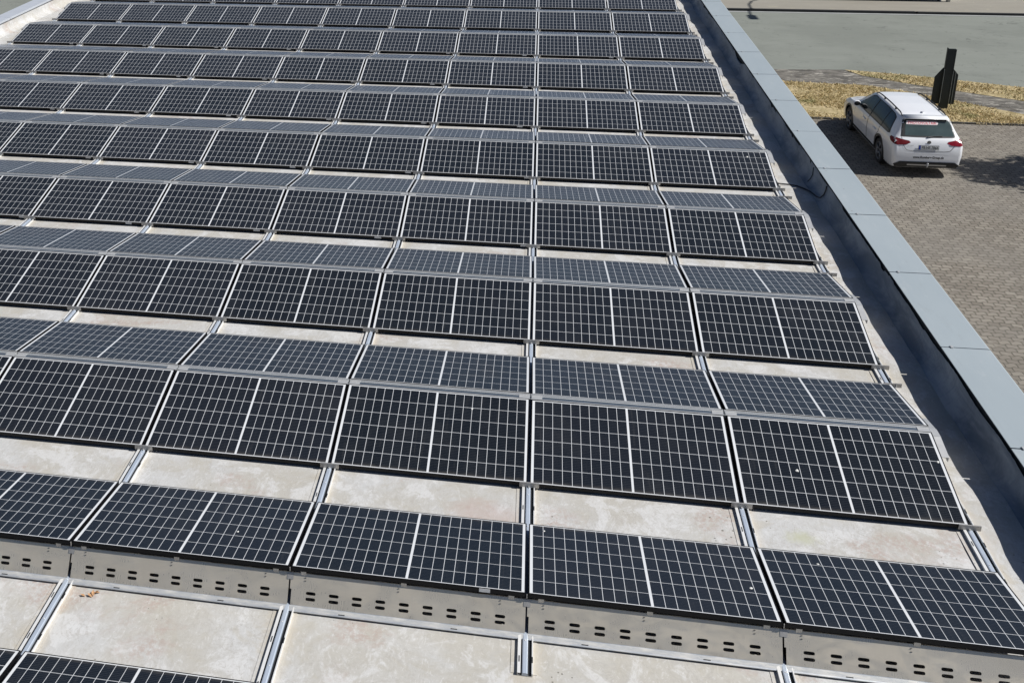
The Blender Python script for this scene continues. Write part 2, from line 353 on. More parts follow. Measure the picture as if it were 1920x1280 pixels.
poly_sheet('ground', [(-600, -600), (600, -600), (600, 900), (-600, 900)], GZ - 0.02, M_GROUND)
poly_sheet('paved_yard', [(4.6, -40), (40, -40), (40, 24.55), (4.6, 24.55)], GZ, M_BRICK)
road_edge = [(4.6, 30.25), (8.3, 30.28), (10.5, 30.45), (12.3, 30.0), (13.8, 29.45), (15.5, 28.8), (18.5, 27.0), (22, 24.0), (26, 20), (40, 16)]
poly_sheet('road', [(-80, 30.25)] + road_edge + [(80, 16), (80, 40.0), (-80, 40.0)], GZ - 0.008, M_ROAD)
path_hi = [(4.6, 30.22), (8.3, 30.25), (10.45, 30.42), (10.85, 29.72), (12.03, 28.86), (13.38, 28.07), (14.89, 27.17), (17.5, 25.3)]
path_lo = [(16.5, 24.6), (14.34, 25.72), (12.97, 26.83), (11.6, 27.95), (10.64, 28.45), (9.33, 28.55), (8.28, 28.69), (4.6, 28.8)]
poly_sheet('footpath', path_hi + path_lo, GZ + 0.004, M_PATH)
V1 = [(4.6, 24.7)] + [(16.3, 24.7)] + path_lo[1:]
poly_sheet('near_verge', V1, GZ + 0.012, M_VERGE)
V2 = [(10.5, 30.42), (10.88, 29.70), (12.03, 28.84), (13.38, 28.05), (14.89, 27.15), (17.5, 25.3), (19.5, 26.2)] + road_edge[6:2:-1]
V2 = [(10.5, 30.42), (10.88, 29.70), (12.03, 28.84), (13.38, 28.05), (14.89, 27.15), (17.5, 25.3), (18.4, 27.0), (15.5, 28.75), (13.8, 29.4), (12.3, 29.95)]
poly_sheet('far_verge', V2, GZ + 0.012, M_VERGE)
k = MB()
k.box(-80, 15.62, 39.98, 40.14, GZ - 0.05, GZ + 0.10); k.box(15.70, 80, 39.98, 40.14, GZ - 0.05, GZ + 0.09)
tag(k.build('kerb', simple('shade_dark_kerb', (0.035, 0.035, 0.034), 0.9, 0, 0.15, 5), bevel=0.012), kind='structure')  # near-black colour paints the kerb face as shaded
g_ = MB(); g_.box(-80, 80, 39.80, 39.98, GZ - 0.02, GZ + 0.002); tag(g_.build('gutter', simple('gutter_strip', (0.33, 0.34, 0.33), 0.85, 0, 0.1, 3)), kind='structure')
poly_sheet('far_pavement', [(-80, 40.14), (80, 40.14), (80, 60), (-80, 60)], GZ + 0.08, M_FAR)
k = MB(); k.box(4.6, 40, 24.57, 24.66, GZ - 0.05, GZ + 0.03); tag(k.build('edging_shadow_strip', simple('edging_shadow_dark', (0.045, 0.043, 0.04), 0.9, 0, 0.15, 5)), kind='structure')  # dark colour paints the shadow line under the overhanging grass edge
def inside(p, poly):
    x, y = p; c = False
    for i in range(len(poly)):
        (x1, y1), (x2, y2) = poly[i], poly[i - 1]
        if (y1 > y) != (y2 > y) and x < (x2 - x1) * (y - y1) / (y2 - y1) + x1: c = not c
    return c
def grass(name, poly, n, lab):
    b = MB(); xs = [p[0] for p in poly]; ys = [p[1] for p in poly]; rng = random.Random(3)
    x0 = max(min(xs), 7.2); k = 0
    while k < n:
        x, y = rng.uniform(x0, max(xs)), rng.uniform(min(ys), max(ys))
        if not inside((x, y), poly): continue
        if math.sin(x * 2.1 + 1.3 * math.sin(y * 1.7)) + math.sin(y * 3.3 + x) < rng.uniform(-1.9, 0.9): k += 1; continue
        k += 1; a = rng.uniform(0, 6.28); h = rng.uniform(0.02, 0.07); w = rng.uniform(0.008, 0.02); l = rng.uniform(0.02, 0.10); e = rng.uniform(0, 6.28)
        ca, sa = math.cos(a) * w, math.sin(a) * w
        b.face([(x - ca, y - sa, GZ + 0.012), (x + ca, y + sa, GZ + 0.012), (x + l * math.cos(e), y + l * math.sin(e), GZ + 0.012 + h)])
    o = b.build(name, M_GRASS, fix=False); tag(o, lab, 'grass', kind='stuff'); return o
grass('dry_grass', V1, 26000, 'dry yellow grass between the brick yard and the footpath')
grass('dry_grass', V2, 9000, 'strip of dry grass between the footpath and the road')
grass('dry_grass', [(4.6, 24.52), (16, 24.52), (16, 24.72), (4.6, 24.72)], 900, 'grass tufts growing along the kerb of the brick yard')

# ------------------------------------------------------------------ the building under the array
PXC = 1.775; XR, XL = 4.12, -13.06; YB, YF = 24.4, -14.0; ZC = 0.38; RZ = 0.035
bld = empty('flat_roof_building', (-4.4, 5.2, GZ))
tag(bld, 'flat roofed building with beige roof and grey metal coping that carries the solar panels', 'building')
def bpart(mb, name, m, par=None, **kw):
    o = mb.build(name, m, **kw); o.parent = par or bld
    o.matrix_parent_inverse = Matrix.Translation(-Vector(bld.location)) if par is None else Matrix.Identity(4)
    return o
w = MB(); w.box(4.18, 4.50, YF, YB + 0.4, GZ, 0.34); w.box(-13.42, -13.14, YF, YB + 0.4, GZ, 0.30); w.box(-13.14, 4.18, YB + 0.08, YB + 0.4, GZ, 0.30); w.box(-13.14, 4.18, YF - 0.3, YF, GZ, 0.30)
bpart(w, 'wall', [M_WALL])
# gap shade: black strip painting the shade in the gap under the coping
w = MB(); w.box(4.135, 4.178, YF, YB + 0.05, 0.12, 0.372); bpart(w, 'gap_shade_strip', M_DARK)
# roof membrane: gently uneven sheet, coarse in the middle, fine along the right edge
def nz(x, y):
    return RZ + 0.010 * math.sin(2.47 * y + 0.6 * math.sin(1.1 * y)) + 0.007 * math.sin(5.1 * y + 1.7 * x) + 0.004 * math.sin(11.3 * y + 2.0)
xs = [-13.14, -12.95, -12.8] + [-12.4 + i * 0.8 for i in range(20)] + [3.35 + i * 0.07 for i in range(10)] + [4.02]
ys = [YF + i * 0.16 for i in range(int((YB + 0.08 - YF) / 0.16) + 1)] + [YB + 0.08]
ro = MB()
for y in ys:
    for x in xs:
        t = min(max((x - 3.3) / 0.4, 0), 1); ro.v.append((x, y, RZ + t * (nz(x, y) - RZ)))
nx = len(xs)
for j in range(len(ys) - 1):
    for i in range(nx - 1): ro.f.append((j * nx + i, j * nx + i + 1, (j + 1) * nx + i + 1, (j + 1) * nx + i)); ro.m.append(0)
bpart(ro, 'roof', M_ROOF, smooth=True)
# upstand: cant strip, face and a ragged upper edge that leaves a dark gap below the coping
def upstand(sgn, x_crease, x_face, ragged):
    u = MB(); rng = random.Random(11); n = 0
    yy = [YF + i * 0.045 for i in range(int((YB + 0.05 - YF) / 0.045) + 1)]
    drop = 0.0; hold = 0
    for y in yy:
        if hold <= 0:
            drop = rng.choice([-0.01, 0, 0, 0.004, 0.012, 0.02, 0.05]) if ragged else 0; hold = rng.randint(2, 16) if drop < 0.03 else rng.randint(1, 3)
        hold -= 1
        w_ = 0.012 * math.sin(1.9 * y) + 0.006 * math.sin(6.3 * y)
        extra = 0.035 * (0.6 + 0.4 * math.sin(y * 5.0)) if -1 < y < 3.4 else (0.10 * max(0, math.sin((y - 14.1) / 1.2 * math.pi)) if 14.1 < y < 15.3 else 0.0)
        zt = (0.298 - extra - drop + rng.uniform(-0.004, 0.004)) if ragged else 0.365
        prof = [(x_crease - sgn * 0.01, nz(x_crease, y) if ragged else RZ), (x_crease + sgn * (0.035 + w_ * 0.6), RZ + 0.02), (x_face - sgn * 0.03 + w_ * 0.4, RZ + 0.07), (x_face, 0.17), (x_face + sgn * 0.004 + 0.3 * w_, 0.22), (x_face + sgn * 0.01, zt)]
        u.v += [(px, y, pz + 0.002) for px, pz in prof]
    k = 6
    for j in range(len(yy) - 1):
        for i in range(k - 1): u.f.append((j * k + i, j * k + i + 1, (j + 1) * k + i + 1, (j + 1) * k + i)); u.m.append(0)
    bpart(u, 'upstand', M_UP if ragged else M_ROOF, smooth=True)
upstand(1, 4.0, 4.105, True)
upstand(-1, -12.95, -13.10, False)
# seam in the upstand where a cable climbs it
s_ = MB(); s_.tube([(4.03, 8.02, 0.075), (4.07, 8.03, 0.12), (4.098, 8.05, 0.18), (4.10, 8.06, 0.29)], 0.006); bpart(s_, 'upstand_seam', M_DARK)
# coping sheets with open joints
JY, JP, GAP = 0.745, 1.758, 0.0075
y = JY - 9 * JP
while y < YB + 0.4:
    y0, y1 = y + GAP, min(y + JP - GAP, YB + 0.4)
    c = MB(); zz = random.uniform(-0.0015, 0.0015)
    c.prism([(4.085, ZC - 0.006 + zz), (4.085, ZC + zz), (4.53, ZC + 0.006 + zz), (4.545, ZC - 0.002 + zz), (4.545, ZC - 0.09), (4.541, ZC - 0.09), (4.541, ZC - 0.008 + zz), (4.528, ZC + zz)], 'y', y0, y1)
    o = bpart(c, 'coping', M_COPING)
    if y0 > -2 and y1 < YB:
        q = MB(); q.box(4.17, 4.195, y1 - 0.015, y1 + 0.03, ZC + 0.003, ZC + 0.012); j = q.build('joint_clip', M_ALU, o, bevel=0.002)
        q = MB(); q.box(4.165, 4.52, y1 - 0.03, y1 + 0.045, ZC - 0.02, ZC - 0.012); j = q.build('joint_underlay', M_DARK, o)
    y += JP
y = JY - 9 * JP
while y < YB + 0.4:
    y0, y1 = y + 0.004, min(y + 2 * JP - 0.004, YB + 0.4)
    c = MB(); c.prism([(-13.06, ZC - 0.05), (-13.06, ZC), (-13.45, ZC + 0.006), (-13.46, ZC - 0.09), (-13.45, ZC - 0.09), (-13.44, ZC - 0.004), (-13.07, ZC - 0.01), (-13.07, ZC - 0.05)], 'y', y0, y1)
    bpart(c, 'coping', M_COPING_LIGHT); y += 2 * JP
c = MB(); c.box(-13.05, 4.10, YB + 0.02, YB + 0.45, ZC - 0.005, ZC); bpart(c, 'coping', M_COPING_LIGHT)

# ------------------------------------------------------------------ solar array
P, TN, TF, L = 2.53916, 0.205708, 0.180350, 1.014
RG, LOW, DZ = 0.112256, 0.10, 0.008303
LCN, LSN, LCF, LSF = L * math.cos(TN), L * math.sin(TN), L * math.cos(TF), L * math.sin(TF)
ORD = ['zeroth', 'first', 'second', 'third', 'fourth', 'fifth', 'sixth', 'seventh', 'eighth', 'ninth', 'tenth']
def colord(c): return ORD[2 - c]           # panel c spans column line c .. c+1, counted from the parapet
def make_panel():
    t = empty('solar_panel')
    x0, y0, y1 = 0.8775, -0.012, 1.026; fw = 0.008; h = 0.035
    f = MB()
    f.box(-x0, x0, y0, y0 + fw, -h, 0.0); f.box(-x0, x0, y1 - fw, y1, -h, 0.0)
    f.box(-x0, -x0 + fw, y0 + fw, y1 - fw, -h, 0.0); f.box(x0 - fw, x0, y0 + fw, y1 - fw, -h, 0.0)
    f.face([(-x0 + fw, y0 + fw, -0.012), (-x0 + fw, y1 - fw, -0.012), (x0 - fw, y1 - fw, -0.012), (x0 - fw, y0 + fw, -0.012)])
    f.build('frame', M_FRAME, t, fix=False)
    g = MB(); g.box(-x0 + fw, x0 - fw, y0 + fw, y1 - fw, -0.009, -0.0015); g.build('glass', M_GLASS, t)
    return t
proto = make_panel(); used = [False]
def panel(loc, rx, rz, label, group, plate=None):
    if not used[0]: o = proto; used[0] = True
    else: o = copy_tree(proto)
    o.location = loc; o.rotation_euler = (rx, 0, rz)
    tag(o, label, 'solar panel', group)
    if plate is not None:
        q = MB(); q.box(plate - 0.045, plate + 0.045, -0.0145, -0.012, -0.030, -0.006); q.build('type_label', M_STICKER, o)
    return o
def cx(c): return (c + 0.5) * PXC
def nearrow(k): return (k - 1) * P
def first_col(k): return max(-7, {1: -4, 2: -5, 3: -6, 4: -7}.get(k, -7))
rng = random.Random(5)
for k in range(1, 10):
    y0 = nearrow(k)
    for c in range(first_col(k), 2):
        jx, jz = rng.uniform(-0.003, 0.003), rng.uniform(-0.0022, 0.0022)
        pl = (0.62 + rng.uniform(-0.03, 0.16)) if (k in (3, 4, 5, 6, 7) and c <= -1) or (k == 7 and c == 0) else None
        panel((cx(c) + jx, y0, LOW + jz), TN + rng.uniform(-0.002, 0.002), rng.uniform(-0.0006, 0.0006),
              f'dark panel tilted towards the viewer, {colord(c)} from the right, {ORD[k]} ridge row back', 'panels facing the viewer', pl)
        if k < 9:
            panel((cx(c) + jx, y0 + LCN + RG + LCF, LOW + LSN + DZ - LSF + jz), TF + rng.uniform(-0.002, 0.002), math.pi + rng.uniform(-0.0006, 0.0006),
                  f'greyer panel tilted away from the viewer, {colord(c)} from right, {ORD[k]} ridge row back', 'panels facing away')
# front half tent that stands on the slotted plates
YFH = -P - 0.17186 + LCN + RG                 # its high edge
for c in range(-4, 2):
    o = panel((cx(c), YFH + LCF, LOW + LSN + DZ - LSF), TF, math.pi, f'panel on top of the slotted metal plates, {colord(c)} from the right', 'panels above the slotted plates')
    if c == -1:
        q = MB(); q.box(-0.62, -0.54, 1.026, 1.029, -0.030, -0.004); q.build('type_label', M_STICKER, o)
# lower left corner: a row seen only by its far edge
YL = -2.545
for c in (-4, -3, -2):
    panel((cx(c) + (0.012 if c == -2 else 0), YL, LOW + 0.005), TF, math.pi,
          {-2: 'panel cut off by the bottom edge, the larger one in the lower left corner', -3: 'panel sliver in the extreme lower left corner of the photo', -4: 'panel left of the lower left corner'}[c], 'panels in the lower left corner')

# ridge rails between the two slopes
def make_ridge():
    t = MB(); zt = LOW + LSN + 0.003
    a, b = 0.012, RG - 0.012
    t.prism([(a + 0.001, zt - 0.03), (a + 0.001, zt), (a + 0.013, zt), (a + 0.017, zt - 0.010), (b - 0.017, zt - 0.010 + DZ * 0.4), (b - 0.013, zt + DZ * 0.6), (b - 0.001, zt + DZ * 0.6), (b - 0.001, zt - 0.03)], 'x', -PXC / 2 + 0.004, PXC / 2 - 0.004)
    t.box(-PXC / 2 + 0.0045, PXC / 2 - 0.0045, a + 0.019, b - 0.019, zt - 0.012, zt - 0.0088 + DZ * 0.2, 1)
    for s in (-1, 1): t.box(s * (PXC / 2 - 0.06) - 0.05, s * (PXC / 2 - 0.06) + 0.05, a + 0.016, b - 0.016, zt - 0.009, zt - 0.0045 + 0.002)
    return t.build('ridge_rail', [M_ALU, M_GROOVE])
rp = make_ridge(); ru = False
for k in range(1, 10):
    for c in range(first_col(k), 2):
        o = rp if not ru else copy_tree(rp); ru = True
        o.location = (cx(c) + rng.uniform(-.002, .002), nearrow(k) + LCN, rng.uniform(-.001, .001))
        tag(o, f'grey metal ridge strip, {colord(c)} from the right, on top of the {ORD[k]} ridge row', 'ridge rail', 'ridge rails between the panels')

# brackets holding the low edges at every column line
def make_bracket():
    t = empty('edge_bracket')
    b = MB(); b.box(-0.085, 0.085, -0.021, -0.0135, -0.040, 0.004); b.box(-0.085, 0.085, -0.021, -0.006, 0.0035, 0.0065)
    b.build('clamp_bar', M_STEEL, t, bevel=0.0012)
    f = MB(); f.box(-0.012, 0.012, -0.020, 0.03, -0.039, -0.030); f.box(-0.036, -0.028, -0.019, 0.0, -0.038, -0.004); f.box(0.028, 0.036, -0.019, 0.0, -0.038, -0.004)
    f.build('foot', M_ALU, t)
    bo = MB(); bo.tube([(0.0, -0.027, -0.038), (0.0, -0.027, -0.026)], 0.008, 6); bo.build('bolt', M_ALU, t)
    return t
bp = make_bracket(); bu = False
for k in range(1, 10):
    for c in range(first_col(k), 3):
        o = bp if not bu else copy_tree(bp); bu = True
        o.location = (c * PXC + rng.uniform(-.006, .006), nearrow(k), LOW)
        w_ = 'first' if c == 2 else ORD[3 - c] if 3 - c < 11 else 'tenth'
        tag(o, f'metal bracket under the front edge of the {ORD[k]} ridge row, {w_} from the right', 'bracket', 'brackets under the panel edges')
for k in range(1, 9):
    o = copy_tree(bp); o.location = (2 * PXC + 0.005, nearrow(k) + LCN + RG + LCF, LOW + LSN + DZ - LSF); o.rotation_euler = (0, 0, math.pi)
    tag(o, f'metal bracket at the far right corner of the {ORD[k]} ridge row, behind its ridge', 'bracket', 'brackets at the far panel corners')

# end supports of the ridges, a bent plate sticking out beside the outermost panels
def make_support():
    t = empty('ridge_support')
    b = MB(); zt = LOW + LSN - 0.042
    ca, sa = math.cos(TN), math.sin(TN)
    prof = [(0.02, zt + 0.012), (-0.24 * ca, zt - 0.24 * sa + 0.02), (-0.24 * ca, zt - 0.24 * sa - 0.02), (-0.15, zt - 0.11), (0.05, zt - 0.03), (0.26, zt - 0.11), (0.36, zt - 0.06), (0.36, zt - 0.045), (0.11, zt + 0.012)]
    b.box(-0.08, 0.08, -0.002, RG + 0.002, zt + 0.012, zt + 0.017)
    for s in (-1, 1):
        M = Matrix.Translation((0, 0 if s < 0 else RG, zt + 0.015)) @ Matrix.Rotation(s * -TN if s < 0 else -TF, 4, 'X')
    M = Matrix.Translation((0, 0, zt + 0.0145)) @ Matrix.Rotation(TN, 4, 'X')
    b.box(-0.08, 0.08, -0.25, 0.0, -0.005, 0.0, M=M); b.box(-0.08, -0.072, -0.25, 0, -0.05, -0.005, M=M); b.box(0.072, 0.08, -0.25, 0, -0.05, -0.005, M=M)
    M = Matrix.Translation((0, RG, zt + 0.0145)) @ Matrix.Rotation(-TF, 4, 'X')
    b.box(-0.08, 0.08, 0.0, 0.25, -0.005, 0.0, M=M)
    b.build('saddle_plate', M_ALU, t)
    p_ = MB(); p_.box(-0.02, 0.02, -0.03, RG + 0.03, 0.063, zt + 0.01); p_.build('post', M_ALU, t)
    return t
sp = make_support(); su = False
for k in range(1, 10):
    o = sp if not su else copy_tree(sp); su = True
    o.location = (2 * PXC - 0.012, nearrow(k) + LCN, 0)
    tag(o, f'pale bent plate under the right end of the ridge of the {ORD[k]} ridge row', 'ridge support', 'ridge supports by the parapet')
for k in (7, 8):
    o = copy_tree(sp); o.location = (-7 * PXC + 0.012, nearrow(k) + LCN, 0)
    tag(o, f'pale bent plate under the left end of the ridge of the {ORD[k]} ridge row', 'ridge support', 'ridge supports at the left roof edge')

# base rails, one per column line, running away from the viewer under everything
RAIL = [(-.053, .039), (-.053, .062), (-.031, .062), (-.031, .059), (-.049, .059), (-.049, .042), (-.021, .042), (-.019, .060), (-.012, .063), (.010, .063), (.017, .060), (.019, .042), (.047, .042), (.047, .062), (.054, .062), (.054, .039)]
RAILS = [([(-.053, .039), (-.053, .062), (-.0305, .0625), (-.0305, .0595), (-.0495, .0595), (-.0495, .0415), (-.0212, .0415), (-.0212, .039)], 0), ([(-.021, .039), (-.020, .060), (-.013, .0635), (.011, .0635), (.018, .060), (.019, .039)], 2), ([(.0192, .039), (.0192, .0415), (.0465, .0415), (.0465, .062), (.055, .0625), (.055, .039)], 0)]
for c in range(-7, 3):
    y0 = {0: -2.11, 1: -2.11, 2: -2.0, -1: -2.64}.get(c, -2.9)
    if c < -3: y0 = -1.8 + (-3 - c) * 2.2
    r_ = MB(); y = y0; yend = nearrow(9) + LCN + 0.3; seg = 2.1
    while y < yend:
        y1 = min(y + seg, yend)
        [r_.prism([(u + c * PXC, v) for u, v in q_], 'y', y + 0.002, y1 - 0.002, m_i) for q_, m_i in RAILS]; y = y1; seg = P
    for (u0, u1) in ((-.0485, -.0215), (.0195, .0465)): r_.box(c * PXC + u0, c * PXC + u1, y0 + 0.003, yend, 0.0421, 0.0435, 1)  # dark channel-floor strips stand in for the shade inside the rail
    # oval fixing slots on the flanges, screws and splice straps
    yy = y0 + 0.13
    while yy < yend:
        for s in (-0.0415, 0.0505):
            r_.box(c * PXC + s - 0.004, c * PXC + s + 0.004, yy - 0.028, yy + 0.028, 0.0622, 0.0634, 1)
        r_.box(c * PXC - 0.004, c * PXC + 0.004, yy + 0.17, yy + 0.18, 0.0637, 0.067, 0); yy += 0.42
    o = r_.build('base_rail', [M_RAILLIP, M_DARK, M_RIB])
    o2 = MB(); o2.box(c * PXC - .10, c * PXC + .085, y0 + 0.02, yend, RZ, RZ + 0.0035)
    tag(o, f'long aluminium rail on the roof under the panels, {"first" if c == 2 else ORD[3 - c]} from the parapet', 'rail', 'base rails under the panels')
    m_ = o2.build('bedding_strip', M_ROOF, o)

# slotted plates that close the front of the array
def make_deflector():
    t = empty('wind_deflector')
    hw = PXC / 2 - 0.006
    top = Vector((0, YFH - 0.006, LOW + LSN + DZ - 0.058)); bot = Vector((0, -1.737, 0.064))
    u = (bot - top); H = u.length; u.normalize()
    def pt(x, s, d=0.0):
        n = Vector((0, -u.z, u.y)); n = n if n.y < 0 else -n
        return top + u * s + Vector((x, 0, 0)) + n * d
    b = MB()
    xs_ = [-hw + (0.0925 + 0.1005 * i) * 2 * hw for i in range(9)]; sw, sh = 0.0375, 0.0118; bw = 0.06
    srow = [0.595 * H, 0.775 * H]
    cuts = [-hw]
    for x in xs_: cuts += [x - bw, x + bw]
    cuts.append(hw)
    rows = [0, srow[0] - 0.02, srow[0] + 0.0195, srow[1] + 0.022, H]
    rows[2] = (srow[0] + srow[1]) / 2
    # notch at the left end where the neighbouring plate overlaps: a dark gap from s=0.22H down
    for i in range(len(cuts) - 1):
        for j in range(4):
            a, c_, s0, s1 = cuts[i], cuts[i + 1], rows[j], rows[j + 1]
            if i == 0 and j > 0: a = a + 0.012
            if i % 2 == 1 and j in (1, 2):
                xc, sc = (a + c_) / 2, srow[j - 1]; N = 24; inner = []; outer = []
                for q in range(N):
                    an = 2 * math.pi * q / N; ca, sa = math.cos(an), math.sin(an)
                    ix = (sw - sh) * (1 if ca > 0 else -1) * min(1, abs(ca) * 3) + sh * ca; iy = sh * sa
                    inner.append((xc + ix, sc + iy))
                    tx = (bw / abs(ca)) if abs(ca) > 1e-6 else 1e9; ty = ((s1 - sc) if sa > 0 else (sc - s0)) / abs(sa) if abs(sa) > 1e-6 else 1e9
                    tt = min(tx, ty); outer.append((xc + tt * ca, sc + tt * sa))
                corners = [(c_, s1), (a, s1), (a, s0), (c_, s0)]
                for q in range(N):
                    q2 = (q + 1) % N; o1, o2_ = outer[q], outer[q2]
                    poly = [pt(*inner[q]), pt(*o1)]
                    if abs(o1[0] - o2_[0]) > 1e-6 and abs(o1[1] - o2_[1]) > 1e-6:
                        cn = min(corners, key=lambda m: (m[0] - (o1[0] + o2_[0]) / 2) ** 2 + (m[1] - (o1[1] + o2_[1]) / 2) ** 2); poly.append(pt(*cn))
                    poly += [pt(*o2_), pt(*inner[q2])]; b.face(poly)
                    b.face([pt(*inner[q]), pt(*inner[q2]), pt(*inner[q2], -0.004), pt(*inner[q], -0.004)])
            else:
                b.face([pt(a, s0), pt(c_, s0), pt(c_, s1), pt(a, s1)])
    # pale rolled rim of the upper edge
    b.face([pt(-hw, 0), pt(hw, 0), pt(hw, -0.003, -0.02), pt(-hw, -0.003, -0.02)])
    b.build('slotted_plate', M_PLATE, t, fix=False)
    # small punched holes beside each clip
    h_ = MB()
    for fx_ in (-0.435, -0.032, 0.395):
        x = fx_ * 2 * hw
        for s in (0.03, 0.052): h_.box(x - 0.006, x + 0.006, -0.0055, 0.0055, -0.001, 0.0012, M=Matrix.Translation(pt(x * 0, s, 0.0)) @ Matrix.Rotation(math.atan2(u.y * -1, -u.z) + math.pi / 2, 4, 'X'))
    h_.build('punched_hole', M_DARK, t)
    # front lip: flat flange, rolled front edge
    l = MB(); zl = 0.066
    l.prism([(-1.737, zl), (-1.739, zl - 0.003), (-1.782, zl - 0.005), (-1.790, zl - 0.010), (-1.789, zl - 0.016), (-1.780, zl - 0.009), (-1.737, zl - 0.006)], 'x', -hw, hw)
    lo = l.build('front_lip', M_LIP, t)
    sl = MB()
    for fx_ in (-0.265, 0.21): sl.box(fx_ * 2 * hw - 0.024, fx_ * 2 * hw + 0.024, -1.782, -1.774, zl - 0.0065, zl - 0.0028)
    sl.build('lip_slot', M_DARK, lo)
    for fx_ in (-0.445, -0.01, 0.44):
        c_ = MB(); x = fx_ * 2 * hw; q = pt(x, 0)
        c_.box(x - 0.021, x + 0.021, q.y - 0.007, q.y - 0.001, q.z - 0.012, q.z + 0.026); c_.box(x - 0.021, x + 0.021, q.y - 0.007, q.y + 0.004, q.z + 0.024, q.z + 0.027)
        c_.build('clip', M_STEEL, t)
    # joining piece at the left end
    j = MB(); q = pt(-hw, 0.01)
    a0, a1 = pt(-hw - 0.03, -0.0, 0.0035), pt(-hw + 0.03, 0.05, 0.0035)
    j.face([pt(-hw - 0.028, 0.0, 0.003), pt(-hw + 0.022, 0.0, 0.003), pt(-hw + 0.022, 0.05, 0.003), pt(-hw - 0.028, 0.05, 0.003)])
    j.box(-hw - 0.009, -hw - 0.003, YFH - 0.022, YFH - 0.014, LOW + LSN - 0.03, LOW + LSN + 0.005)
    j.build('joining_piece', M_STEEL, t)
    return t
dp = make_deflector(); du = False
for c in range(-4, 2):
    o = dp if not du else copy_tree(dp); du = True
    o.location = (cx(c), 0, 0)
    tag(o, f'upright metal plate with two rows of slots, {colord(c)} from the right, below the front panels', 'wind deflector', 'slotted plates along the front')

# ------------------------------------------------------------------ small things on the roof
cb = MB(); cb.tube([(3.50, 7.88, 0.09), (3.62, 7.89, 0.07), (3.75, 7.9, 0.06), (3.85, 7.85, 0.06), (3.93, 7.74, 0.062), (3.98, 7.62, 0.07), (4.0, 7.5, 0.075), (4.02, 7.38, 0.08), (4.045, 7.3, 0.10), (4.08, 7.27, 0.16), (4.094, 7.26, 0.22), (4.10, 7.25, 0.30)], 0.010, 8)
tag(cb.build('cable', M_CABLE, smooth=True), 'black cable leading from the panels over the shaded roof edge to the parapet', 'cable')
M_LEAF = simple('dead_leaf', (0.42, 0.24, 0.12), 0.8, 0, 0.3, 60)
lf = MB(); lrng = random.Random(2)
for i in range(5):
    x, y = -3.32 + lrng.uniform(-0.05, 0.05), -1.85 + lrng.uniform(-0.03, 0.02); a = lrng.uniform(0, 6.28); s = lrng.uniform(0.02, 0.032)
    ca, sa = math.cos(a) * s, math.sin(a) * s
    lf.face([(x - ca, y - sa, RZ + 0.004), (x - sa * .5, y + ca * .5, RZ + 0.018), (x + ca, y + sa, RZ + 0.008 + lrng.uniform(0, .02)), (x + sa * .5, y - ca * .5, RZ + 0.012)])
tag(lf.build('dead_leaves', M_LEAF, fix=False), 'small curl of brown dead leaves beside the slotted plate', 'leaves')
tp = MB(); trng = random.Random(4); v0 = []
for j in range(3):
    for i in range(6): tp.v.append((2.70 + i * 0.018 + trng.uniform(-.003, .003), -1.725 - 0.003 * j + trng.uniform(-.012, 0.0), 0.135 - j * 0.022 + trng.uniform(-.006, .006)))
for j in range(2):
    for i in range(5): tp.f.append((j * 6 + i, j * 6 + i + 1, (j + 1) * 6 + i + 1, (j + 1) * 6 + i)); tp.m.append(0)

# ------------------------------------------------------------------ the estate car
M_PAINT = simple('white_car_paint', (0.85, 0.86, 0.87), 0.22, 0, 0.012, 1.5, coat=0.6)
M_CARGLASS = simple('car_window', (0.012, 0.018, 0.018), 0.06, 0, 0.15, 2, spec=0.6)
M_REARGLASS = simple('rear_window', (0.06, 0.085, 0.085), 0.07, 0, 0.2, 2.4, spec=0.7)
M_TRIM = simple('black_trim', (0.015, 0.016, 0.017), 0.5, 0, 0.1, 10)
M_GREYTRIM = simple('silver_trim', (0.45, 0.46, 0.47), 0.35, 0.7, 0.05, 10)
M_RED = simple('red_lamp', (0.22, 0.006, 0.014), 0.2, 0, 0.25, 14, coat=0.4)
M_REDDARK = simple('shaded_red_lamp', (0.13, 0.004, 0.009), 0.55, 0, 0.15, 9, spec=0.2)  # same lens as the other lamp, this side's shade put into the colour
M_CLEAR = simple('clear_lamp', (0.55, 0.57, 0.6), 0.1, 0.3, 0.1, 9, coat=0.8)
M_RIM = simple('alloy', (0.20, 0.205, 0.215), 0.4, 0.7, 0.05, 10)
M_CHROME = simple('chrome', (0.6, 0.6, 0.6), 0.15, 1.0, 0.02, 4)
M_PLW = simple('plate_white', (0.62, 0.63, 0.62), 0.45, 0, 0.03, 20)
M_BLUE = simple('plate_blue', (0.01, 0.04, 0.30), 0.45, 0, 0.03, 20)
M_INK = simple('black_lettering', (0.02, 0.02, 0.022), 0.6, 0, 0.05, 20)
M_REDINK = simple('red_lettering', (0.70, 0.10, 0.13), 0.5, 0, 0.05, 20)
M_PINK = simple('sticker_white', (0.78, 0.66, 0.66), 0.5, 0, 0.04, 20)
def lerp_tab(tab, x):
    if x <= tab[0][0]: return tab[0][1:]
    for a, b in zip(tab, tab[1:]):
        if x <= b[0]:
            t = (x - a[0]) / (b[0] - a[0]); t = t * t * (3 - 2 * t) * 0.35 + t * 0.65
            return tuple(p + (q - p) * t for p, q in zip(a[1:], b[1:]))
    return tab[-1][1:]
